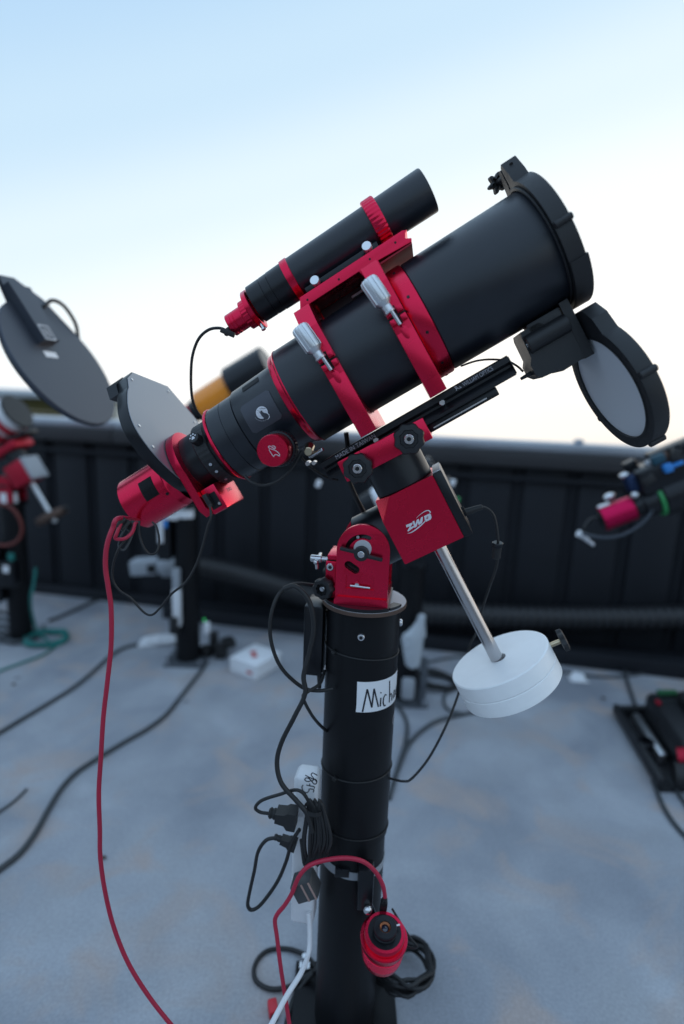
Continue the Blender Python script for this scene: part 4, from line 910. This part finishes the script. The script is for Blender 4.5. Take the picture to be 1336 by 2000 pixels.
# white refractor at the left edge
wl_, WMx_, wp = bg_rig('refractor_telescope', (-1.53, 1.63), .585,
    [('main_tube', .02, .22, .082, .082, WTUBE), ('collar', .221, .245, .088, .088, REDF), ('dew_shield', .2455, .285, .078, .078, WTUBE), ('dew_ring', .2855, .297, .080, .080, BLKA), ('rear_cell', -.06, .019, .07, .075, REDF), ('focuser', -.14, -.061, .05, .055, BLKA), ('camera', -.24, -.141, .044, .044, REDF)],
    'blurred white refractor telescope with red rings at the left edge', 'blurred red mount under the white telescope at the left edge',
    'black pier with a white name label at the left edge', 'brownish counterweight disc below the left white telescope', BROWN, wc=.372, rings=((.06, .082), (.17, .082)), prad=.05)
q = at(42, 975, 1.57)
g = G(); g.quadgrid([[Vector((.0515*sin(radians(a)), -.0515*cos(radians(a)), z)) for a in range(-62, 63, 8)] for z in (q.z - .022, q.z + .022)], closed=False)
part('name_label', g, PAPER, wp)
part('control_box', G().box((-.10, -.085, .20), (-.03, .0, .47), .006), BLKA, wp)
part('cable_box', G().box((-.02, -.11, .28), (.05, -.055, .40), .006), BLKA, wp)
part('status_label', G().box((.004, -.1115, .352), (.030, -.1105, .385)), PAPER, wp)
tt = at(22, 1088, 1.53); single('teal_connector', G().box(tt + Vector((-.012, -.01, -.016)), tt + Vector((.012, .01, .016)), .004), TEAL, 'small teal connector hanging beside the left pier', 'connector', tt)
cable('red_cable', 'dark red cord looping in front of the left pier', px_path([(-30, 985, 1.45), (5, 985, 1.45), (30, 1000, 1.45), (43, 1030, 1.45), (35, 1055, 1.45), (10, 1065, 1.45), (-30, 1060, 1.45)]), .007, mat('dark_red_cord', (.13, .02, .015), .6))
gcn = fl(92, 1252)
coil('teal_coil', 'coil of teal cable on the floor at the foot of the left pier', (gcn.x, gcn.y), .085, 5, 0, TEAL, .007, .9, .012, 5)
cable('teal_cable', 'teal cable trailing from the coil to the left edge', floor_path([(120, 1255), (85, 1278), (50, 1292), (0, 1310), (-50, 1330)], .006), .005, TEAL)
cable('teal_cable', 'teal cable hanging down the left pier to its coil', [at(70, 1110, 1.50), at(66, 1140, 1.50), at(60, 1170, 1.5), fl(64, 1205, .12), fl(75, 1235, .03), fl(95, 1252, .02)], .006, TEAL)
for k in range(5):
    y0 = 1195 + 13*k
    cable('floor_cable', ('highest', 'second', 'middle', 'fourth', 'lowest')[k] + ' of the dark cables heaped at the left edge by the pier', [fl(-40, y0 + 6, .01 + .02*(4 - k)), fl(0, y0, .012 + .02*(4-k)), fl(25, y0 + 9, .012), fl(48, y0 + (12 if k % 2 else 4), .012)], .008, GREYC)
# orange refractor behind the camera
P = at(455, 757, 1.42); o2 = (-.70, 1.47); w2 = .36; al2 = radians(31)
Xh = Vector((cos(TH), -sin(TH), 0)); xh = (P - Vector((o2[0], o2[1], 0))).dot(Xh); u_ = (xh + w2*sin(al2))/cos(al2); h2 = P.z - (u_*sin(al2) + w2*cos(al2))
_, OM, op = bg_rig('refractor_telescope', o2, h2,
    [('dew_shield', u_ - .005, u_ + .17, .086, .086, BLKA), ('main_tube', u_ - .16, u_ - .0055, .066, .070, ORANGE), ('rear_cell', u_ - .20, u_ - .1605, .045, .050, BLKA), ('camera', u_ - .30, u_ - .2005, .04, .04, REDF)],
    'blurred orange refractor with a black dew shield behind the front camera', 'blurred red mount under the orange telescope',
    'black pier with a white label behind the hanging red cable', 'counterweight of the orange telescope', BROWN, wc=w2, cw=False, rings=(), prad=.052, rmat=BLKA, boxm=BLKA)
q = at(377, 1003, 1.41)
g = G(); g.quadgrid([[Vector((.0535*sin(radians(a)), -.0535*cos(radians(a)), z)) for a in range(-45, 56, 8)] for z in (q.z - .024, q.z + .024)], closed=False)
part('name_label', g, PAPER, op)
qb = at(348, 1060, 1.42) - Vector((o2[0], o2[1], 0))
part('hub_box', G().box((-.11, -.05, qb.z - .08), (-.055, .03, qb.z + .10), .004), BLKA, op)
q = at(313, 1035, 1.40); sg = thing('white_tag', 'white and blue tags hanging left of the pier behind the camera', 'tag', Matrix.Translation(q), (0, 0, -.1))
part('tag', G().box((-.010, -.004, -.055), (.012, .004, .055), .002), WPL, sg); part('blue_tag', G().box((.014, -.004, .010), (.030, .004, .042), .002), BLUE, sg); part('cross_tag', G().box((.0125, -.003, .044), (.075, .005, .068), .002), WPL, sg)
q = at(298, 1105, 1.62)
bx = thing('duct_fitting', 'pale grey plastic duct fitting lying by the wall behind the hanging cables', 'fitting', Matrix.Translation(q) @ Matrix.Rotation(radians(-6), 4, 'Y'), (0, 0, -.05))
part('body', G().box((-.095, -.04, -.035), (.030, .05, .035), .010), GREYB, bx)
part('shoulder', G().lathe((.028, 0, .0), X, [(0, .036), (.02, .055), (.065, .058), (.09, .045), (.11, .040)], 28, True), GREYB, bx)
part('opening', G().box((-.012, -.0408, -.022), (.026, -.0398, .016), .0003), DARK, bx)
q0, q1 = at(347, 1150, 1.40), at(346, 1222, 1.40)
st = thing('power_strip', 'white power strip tied to the pier behind the hanging cables', 'power strip', Matrix.Translation(q1))
part('case', G().box((-.016, -.015, 0), (.018, .015, (q0 - q1).z), .005), WPL, st); part('plug', G().box((-.026, -.03, -.03), (.010, .01, .045), .006), BLKR, st)
part('socket_block', G().box((-.014, -.017, (q0 - q1).z + .003), (.016, .013, (q0 - q1).z + .09), .004), GREYB, st)
sl = thing('white_bag', 'crumpled white plastic bag on the floor beside the middle pier', 'bag', Matrix.Translation(fl(318, 1258)))
g = G(); g.sphere((0, 0, .022), (.10, .035, .022), Matrix.Rotation(.15, 4, 'Z')); 
for v in g.bm.verts: v.co += Vector((random.uniform(-.008, .008), random.uniform(-.008, .008), random.uniform(-.006, .006) if v.co.z > .01 else 0))
part('crumple', g, WPL, sl); part('fold', G().box((-.11, -.03, .002), (-.02, .01, .018), .006, Matrix.Rotation(.35, 4, 'Z')), WPL, sl)
for k, (x, y, w, h, d) in enumerate(((432, 1272, .05, .06, .05), (418, 1262, .04, .10, .04), (445, 1250, .06, .04, .06), (402, 1270, .05, .05, .05))):
    p = fl(x, y + 12)
    single('power_adapter', G().box((-w/2, -d/2, 0), (w/2, d/2, h), .008, Matrix.Rotation(.3*k, 4, 'Z')), BLKR, ('black adapter brick left of the white box', 'tall black adapter against the foot of the middle pier', 'flat black adapter at the back of the pile by the middle pier', 'small black adapter nearest the middle pier')[k], 'adapter', (0, 0, 0), Matrix.Translation(p))
coil('coiled_cable', 'black cable heap between the middle pier and the white box', (fl(430, 1280).x, fl(430, 1280).y), .05, 5, 0, BLKR, .006, .8, .015, 9, .06)
p = at(403, 1212, 1.36); ld = thing('charger', 'small pale charger with a lit green lamp on the middle pier', 'charger', Matrix.Translation(p), (0, 0, -.05))
part('case', G().box((-.008, -.01, -.055), (.014, .01, -.008), .003), WPL, ld); part('lamp', G().sphere((-.006, -.008, .006), .0032), LED, ld)
# white cardboard box
c0, c1, c2 = fl(452, 1310), fl(500, 1330), fl(540, 1306)
e1 = (c1 - c0); e2 = (c2 - c1); ang = atan2(e1.y, e1.x)
wb = thing('cardboard_box', 'small white cardboard box with red print on its lid on the floor', 'box', Matrix.Translation(c1) @ Matrix.Rotation(atan2(e2.y, e2.x), 4, 'Z'))
l2 = .165; l1 = .145
part('carton', G().box((0, 0, 0), (l2, l1, .050), .002), PAPER, wb); part('lid', G().box((-.002, -.002, .0505), (l2 + .002, l1 + .002, .066), .002), PAPER, wb)
RP = mat('red_print', (.5, .02, .02), .6)
g = G(); g.sheet([(.055, .055), (.075, .052), (.095, .090), (.110, .088), (.105, .108), (.085, .110), (.068, .075), (.052, .078)], lambda x, y: Vector((x, y, .0665))); part('red_print', g, RP, wb, recalc=False)
g = G(); g.sheet([(.02, .022), (.05, .022), (.05, .034), (.02, .034)], lambda x, y: Vector((-.0022, x, y))); part('red_print', g, RP, wb, recalc=False)
# rig behind the front pier
_, TM, tp_ = bg_rig('refractor_telescope', (.235, 1.215), .50,
    [('main_tube', .02, .20, .050, .050, WTUBE), ('dew_shield', .2005, .27, .058, .058, BLKA), ('rear_cell', -.04, .0195, .045, .048, BLKA)],
    'white telescope mostly hidden behind the front mount', 'red mount hidden behind the front gear box', 'black pier with a steel base plate behind the front pier to the right', 'counterweight hidden behind the front one', BROWN, wc=.325, cw=False, rings=((.08, .05),), prad=.05, rmat=BLKA, boxm=BLKA)
q = at(810, 1245, 1.13)
bgm = thing('plastic_bag', 'translucent plastic bag hanging beside the rear right pier', 'bag', Matrix.Translation(q), (0, 0, -.12))
g = G(); rows = []
prof = [(-.125, .012, .0), (-.11, .026, .0), (-.06, .034, -.004), (-.01, .040, -.006), (.01, .040, -.002), (.035, .026, .010), (.06, .017, .018), (.085, .014, .022), (.095, .006, .020)]
for z, r, dx in prof:
    rows.append([Vector((dx + r*cos(2*pi*i/18)*(1 + .12*sin(3*i + z*60)), .5*r*sin(2*pi*i/18)*(1 + .15*cos(2*i + z*90)), z)) for i in range(18)])
R_ = g.quadgrid(rows); g.cap(R_[0][::-1]); g.cap(R_[-1]); part('film', g, BAG, bgm, ang=20); part('tie', G().cyl((-.042, 0, -.004), (.040, -.01, .0), .003, n=8), BLKR, bgm)
part('channel_post', G().box((.050, -.075, .01), (.075, -.05, .20), .003), BASE_GREY, tp_); part('pale_wrap', G().box((-.02, -.085, .03), (.03, -.055, .12), .012), GREYB, tp_)
cb = fl(850, 1338); coil('coiled_cable', 'coil of black cable on the floor left of the counterweight', (cb.x, cb.y), .085, 5, 0, BLKR, .007, .75, .012, 11, .02)
for px, py, Y, lb, nm, m_, sz in ((829, 941, 1.0, 'small white plug seen past the gear box', 'white_plug', WPL, .013), (893, 977, 1.15, 'small green connector hanging right of the gear box', 'green_connector', GREEN, .012), (884, 943, 1.15, 'small white connector hanging right of the gear box', 'white_connector', WPL, .013), (622, 945, 1.0, 'small white connector seen under the dovetail bar', 'white_connector', WPL, .013)):
    p = at(px, py, Y); single(nm, G().box((-sz*.7, -sz*.6, -sz), (sz*.7, sz*.6, sz), sz*.35, Matrix.Translation(p) @ Matrix.Rotation(.3, 4, 'Y')), m_, lb, 'connector', p)
# rig at the right edge: red camera, green ring, black tube running out of frame
alr = radians(27); hr = radians(8); PR = at(1206, 1003, .86)
MR = frame(hr, alr, PR)
rt = thing('reflector_telescope', 'blurred black telescope with a bright red camera and green ring at the right edge', 'telescope', MR, (.2, 0, -.05))
def rl(nm, prof, mm, par=None, n=40): return part(nm, G().lathe((0, 0, 0), X, prof, n, True), mm, par or rt)
PINK = mat('magenta_anodised', (.55, .010, .075), .36, .9)
rl('camera', [(-.050, .030), (-.048, .038), (.046, .038), (.050, .034)], PINK)
rl('camera_back', [(-.056, .024), (-.0502, .030)], BLKA); rl('adapter', [(.0505, .034), (.075, .036), (.0752, .046), (.115, .046)], BLKA)
rl('green_ring', [(.1155, .050), (.117, .056), (.127, .056), (.1285, .050)], GREEN); rl('tube', [(.129, .058), (.132, .062), (.50, .064)], BLKA)
part('blue_focuser', G().box((.055, -.02, .045), (.110, .03, .100), .006), mat('navy_anodised', (.01, .03, .09), .4, .4), rt)
part('focuser_cap', G().sphere((.058, .0, .105), (.016, .014, .009)), CHR, rt); part('screw_cap', G().sphere((-.002, .01, .058), (.018, .014, .010)), ALU, rt); part('screw_cap', G().sphere((.058, -.035, .045), (.012, .010, .010)), ALU, rt)
part('pale_band', G().box((-.046, -.010, .0375), (-.010, .015, .042), .002), WPL, rt)
for k in range(26):
    u = .10 + .011*k + random.uniform(-.01, .01); w = random.uniform(.065, .125); v = random.uniform(-.05, .04)
    mm = (BLKA, BLKR, BLKA, GREYB, BLKA, mat('teal_dark%d' % k, (.01, .06, .09), .5), BROWN)[k % 7] if k not in (13,) else BLUE
    part('control_module', G().box((-.018, -.015, -.013), (.018, .015, .013), .003, Matrix.Translation((u, v, w)) @ Matrix.Rotation(random.uniform(-1, 1), 4, 'Y')), mm, rt)
part('blue_module', G().box((.148, -.075, .080), (.172, -.050, .105), .004), BLUE, rt); part('blue_bar', G().box((.170, -.072, .088), (.205, -.058, .098), .003), BLUE, rt)
part('blue_module', G().box((.235, -.07, .105), (.26, -.04, .135), .004), BLUE, rt); part('top_rail', G().box((.14, -.03, .125), (.42, .03, .140), .003), BLKA, rt)
part('focuser_body', G().box((.08, -.05, .03), (.40, .05, .11), .01), BLKA, rt)
cable('grey_lead', 'dark lead sagging from the red camera at the right edge', px_path([(1135, 1040, .85), (1150, 1046, .83), (1180, 1050, .82), (1215, 1045, .81), (1250, 1025, .81), (1272, 1000, .81), (1282, 965, .81), (1285, 935, .82), (1275, 905, .85)]), .005, mat('slate_cable', (.04, .05, .065), .5))
cable('black_lead', 'short black lead behind the red camera at the right edge', px_path([(1170, 1010, .86), (1152, 1015, .86), (1141, 1030, .85), (1138, 1042, .85)]), .004, BLKR)
a, b = at(1129, 1041, .85), at(1150, 1057, .85)
wpz = thing('white_plug', 'white plug dangling left of the red camera at the right edge', 'plug', Matrix(), b)
part('body', G().tube([a, (a + b)/2 + Vector((0, 0, .002)), b], .010, 10, 4, rfn=lambda i: 1.15 - .07*i), WPL, wpz); part('tip', G().cyl(b, b + (b - a)*.45, .005, n=12), WPL, wpz)
g = G(); q = MR @ Vector((.60, 0, 0)); g.cyl((q.x, q.y, 0), (q.x, q.y, q.z - .06), .057, n=32); g.bm.transform(MR.inverted()); part('pier', g, PIER, rt)
part('saddle', G().box((.45, -.06, -.11), (.72, .06, -.065), .004), BLKA, rt); part('rear_tube', G().cyl((.501, 0, 0), (.80, 0, 0), .064, n=40), BLKA, rt)
# open black cover of the telescope left of the frame
ud = (frame(TH, radians(32.3), Vector()).to_3x3() @ X); Ld = at(122.8, 709, .551); LM = frame(TH, radians(32.3), Ld)
lc = thing('flat_panel_cover', 'big dark round cover panel hanging open at the upper left', 'telescope cover', LM, (0, 0, -.17))
part('disc', G().lathe((0, 0, 0), X, [(-.012, 0), (-.012, .168), (-.010, .170), (-.002, .170), (0, .168), (0, 0)], 120, False), mat('slate_cover', (.062, .070, .090), .42, .5, var=.08, scale=8), lc)
part('hinge_plate', G().prism([(-.150, .080), (-.058, .160), (-.041, .230), (.013, .235), (.085, .190), (.150, .085)], lambda a, b, d: Vector((d, a, b)), -.0115, -.0006), MATS['slate_cover'], lc)
part('rear_flange', G().lathe((0, 0, 0), X, [(-.020, .150), (-.020, .160), (-.0125, .160), (-.0125, .150)], 80, False), BLKP, lc)
arm = part('arm', G().prism([(-.024, .035), (.038, .040), (.042, .12), (.046, .185), (-.030, .185), (-.026, .12)], lambda a, b, d: Vector((d, a - .03, b + .01)), .0005, .022), MATS['slate_cover'], lc)
part('logo_plate', G().prism([(x - .030, z + .066) for x, z in rrect(.020, .020, .004)], lambda a, b, d: Vector((d, a, b)), .0222, .0228, [[(x - .030, z + .066) for x, z in rrect(.0165, .0165, .004)]]), GREYP, arm)
g = G()
for pl in ([(-.008, .008), (.008, .008)], [(-.008, 0), (.008, 0)], [(-.008, -.008), (.008, -.008)], [(-.008, .008), (-.008, -.008)], [(.008, .008), (.008, -.008)]): g.ribbon(pl, .0026, lambda x, y: Vector((.0225, x - .030, y + .066)))
part('logo', g, GREYP, arm, recalc=False)
part('paper_sticker', G().box((.0004, -.052, .012), (.0008, -.006, .028)), PAPER, lc)
cable('cover_lead', 'black lead arching behind the big dark cover panel', [LM @ Vector(p) for p in ((.005, .055, .16), (.02, .085, .175), (.02, .125, .165), (.01, .150, .125), (-.005, .150, .09))], .005, BLKR)
g = G().lathe((-.02, -.30, .38), X, [(-.62, .09), (-.60, .11), (-.03, .12), (-.01, .12), (-.01, .11), (-.2, .11)], 56, False); part('telescope_tube', g, BLK, lc)
part('telescope_lens', G().cyl((-.12, -.30, .38), (-.11, -.30, .38), .11, n=48), GLASS, lc); part('hinge', G().box((-.05, -.24, .22), (0, -.04, .26), .004), BLKP, lc)
g = G(); q = LM @ Vector((-.45, -.30, .25)); g.cyl((q.x, q.y, 0), (q.x, q.y, q.z), .057, n=32); g.bm.transform(LM.inverted()); part('pier', g, PIER, lc)
# ------------------------------------------------------------------ floor things
cable('floor_cable', 'grey cable snaking from the middle pier foot to the left edge', floor_path([(405, 1293), (385, 1320), (355, 1358), (325, 1395), (290, 1422), (245, 1448), (195, 1478), (150, 1508), (120, 1540), (95, 1580), (70, 1625), (40, 1665), (0, 1697), (-40, 1725)], .007), .0075, GREYC)
cable('floor_cable', 'grey cable running left past the hanging red cable from the white bag', floor_path([(290, 1256), (262, 1260), (232, 1270), (205, 1290), (175, 1318), (140, 1345), (100, 1370), (50, 1400), (0, 1430), (-50, 1458)], .007), .0075, GREYC)
cable('floor_cable', 'short dark cable end entering at the left edge', floor_path([(52, 1541), (35, 1558), (15, 1574), (-30, 1605)], .004), .0035, GREYC)
cable('floor_cable', 'dark cable across the floor behind the left pier', floor_path([(200, 1165), (160, 1185), (120, 1203), (95, 1212)], .008), .009, GREYC)
cable('floor_cable', 'grey cable looping from behind the front pier toward the counterweight', floor_path([(768, 1530), (780, 1490), (792, 1450), (795, 1415), (785, 1390), (772, 1375)], .007), .0070, GREYC)
cable('floor_cable', 'grey cable curving under the counterweight', floor_path([(760, 1560), (778, 1500), (805, 1445), (850, 1410), (905, 1395), (950, 1385), (985, 1370)], .007), .0070, GREYC)
cable('floor_cable', 'thin cable behind the counterweight toward the bag', floor_path([(820, 1298), (860, 1288), (905, 1283), (960, 1290), (1100, 1312), (1180, 1322), (1260, 1315), (1336, 1298), (1400, 1290)], .006), .0058, GREYC)
cable('floor_cable', 'small loop of cable left of the counterweight', floor_path([(880, 1340), (868, 1360), (870, 1380), (890, 1392), (930, 1393)], .006), .0055, GREYC)
cable('floor_cable', 'dark cable running from the wall to the black case at right', floor_path([(1212, 1285), (1225, 1330), (1240, 1375), (1252, 1410)], .007), .008, GREYC)
cable('floor_cable', 'dark cable leaving the black case toward the lower right', floor_path([(1275, 1525), (1296, 1575), (1320, 1612), (1360, 1655)], .007), .0065, GREYC)
cable('floor_cable', 'second dark cable leaving the black case at the right edge', floor_path([(1305, 1520), (1325, 1550), (1350, 1585), (1380, 1620)], .007), .0065, GREYC)
sp_ = fl(1128, 1328); sc_ = thing('paper_scrap', 'crumpled white paper scrap on the floor right of the counterweight', 'paper', Matrix.Translation(sp_))
g = G(); g.quadgrid([[(x*.018 + random.uniform(-.005, .005), y*.016 + random.uniform(-.005, .005), .004 + .028*random.random()*(1 if abs(x) < 2 and abs(y) < 2 else .1)) for x in range(-2, 3)] for y in range(-2, 3)], closed=False); part('sheet', g, PAPER, sc_, ang=10)
# black open equipment case at right
ca, cb_, cd = fl(1203, 1402), fl(1290, 1548), fl(1400, 1402)
ex = (cd - ca).normalized(); ey = (cb_ - ca); ly = ey.length; ey.normalize()
KM = Matrix(((ex.x, -ey.x, 0, ca.x), (ex.y, -ey.y, 0, ca.y), (0, 0, 1, 0), (0, 0, 0, 1)))
eq = thing('equipment_case', 'open black equipment case with a pale handle bar on the floor at the right edge', 'case', Matrix(), ca)
def eqp(nm, g, mm, par): g.bm.transform(KM); return part(nm, g, mm, par)
eqp('tray', G().prism([(0, 0), (0, -ly), (.75, -ly), (.75, 0)], lambda a, b, d: Vector((a, b, d)), 0, .012), BLKP, eq)
eqp('rim', G().box((-.012, -ly, .0125), (.010, .02, .05), .006), BLKP, eq); eqp('rim', G().box((.0105, -.012, .0125), (.75, .012, .05), .006), BLKP, eq)
eqp('handle_bar', G().box((.040, -ly*.72, .0130), (.070, -.045, .050), .008), ALU, eq)
eqp('latch', G().ring((.020, -ly*.55, .035), Z_, 0, .02, .020, .030, 24, .003), BLKA, eq)
eqp('insert', G().box((.085, -ly + .06, .0130), (.75, -.03, .13), .025, seg=3), BLKP, eq)
eqp('camera_bag', G().box((.17, -ly + .13, .1305), (.60, -.10, .175), .02, seg=4), BLKR, eq)
eqp('bag_flap', G().box((.19, -ly + .15, .1755), (.5, -.14, .188), .006), BLKP, eq)
eqp('green_pouch', G().box((.12, -.075, .1305), (.20, -.045, .146), .007), mat('dark_green_cloth', (.01, .09, .03), .8), eq)
eqp('red_strap', G().box((.09, -.14, .1305), (.105, -.11, .14), .003), REDF, eq)
eqp('red_roll', G().tube([(.075, -ly*.84, .075), (.13, -ly*.87, .090), (.24, -ly*.86, .095), (.5, -ly*.84, .09)], .030, 14, 5), REDF, eq)
eqp('black_roll', G().tube([(.05, -ly*.93, .04), (.13, -ly*.97, .045), (.22, -ly*.98, .04)], .04, 12, 5), BLKR, eq)
rnd = random.Random(4)
for k, (x, y) in enumerate(((1178, 1365), (202, 1677), (27, 1338))):
    p = fl(x, y); g = G(); g.sphere((0, 0, .004), (.008, .006, .003), u=10, v=6)
    for v in g.bm.verts: v.co += Vector((rnd.uniform(-.003, .003), rnd.uniform(-.003, .003), 0))
    single('dry_leaf', g, BROWN, ('small dark leaf scrap left of the black case', 'leaf scrap touching the long red cable', 'leaf scrap near the left edge below the teal coil')[k], 'leaf', (0, 0, 0), Matrix.Translation(p))

# ------------------------------------------------------------------ repeats of one kind form a group
GROUPS = dict(telescope_pier='piers standing on the concrete floor', equatorial_mount='telescope mounts on the piers', refractor_telescope='refractor telescopes on the piers',
    counterweight='counterweights under the mounts', floor_cable='cables lying on the concrete floor', power_lead='black power leads beside the front pier', red_cable='red cables on the telescopes',
    black_lead='thin black leads under the cameras', dry_leaf='leaf scraps on the floor', coiled_cable='coils of black cable on the floor', power_adapter='power adapters by the piers', power_plug='plugs in the white power strip',
    usb_plug='plugs at the rear of the big camera', power_strip='white power strips on the piers', teal_cable='teal cables by the left pier', plate_lead='leads at the dovetail bar', white_connector='small connectors behind the gear box', cover_lead='leads of the motorised covers')
for o in COL.objects:
    k = o.name.split('.')[0]
    if o.parent is None and k in GROUPS: o['group'] = GROUPS[k]
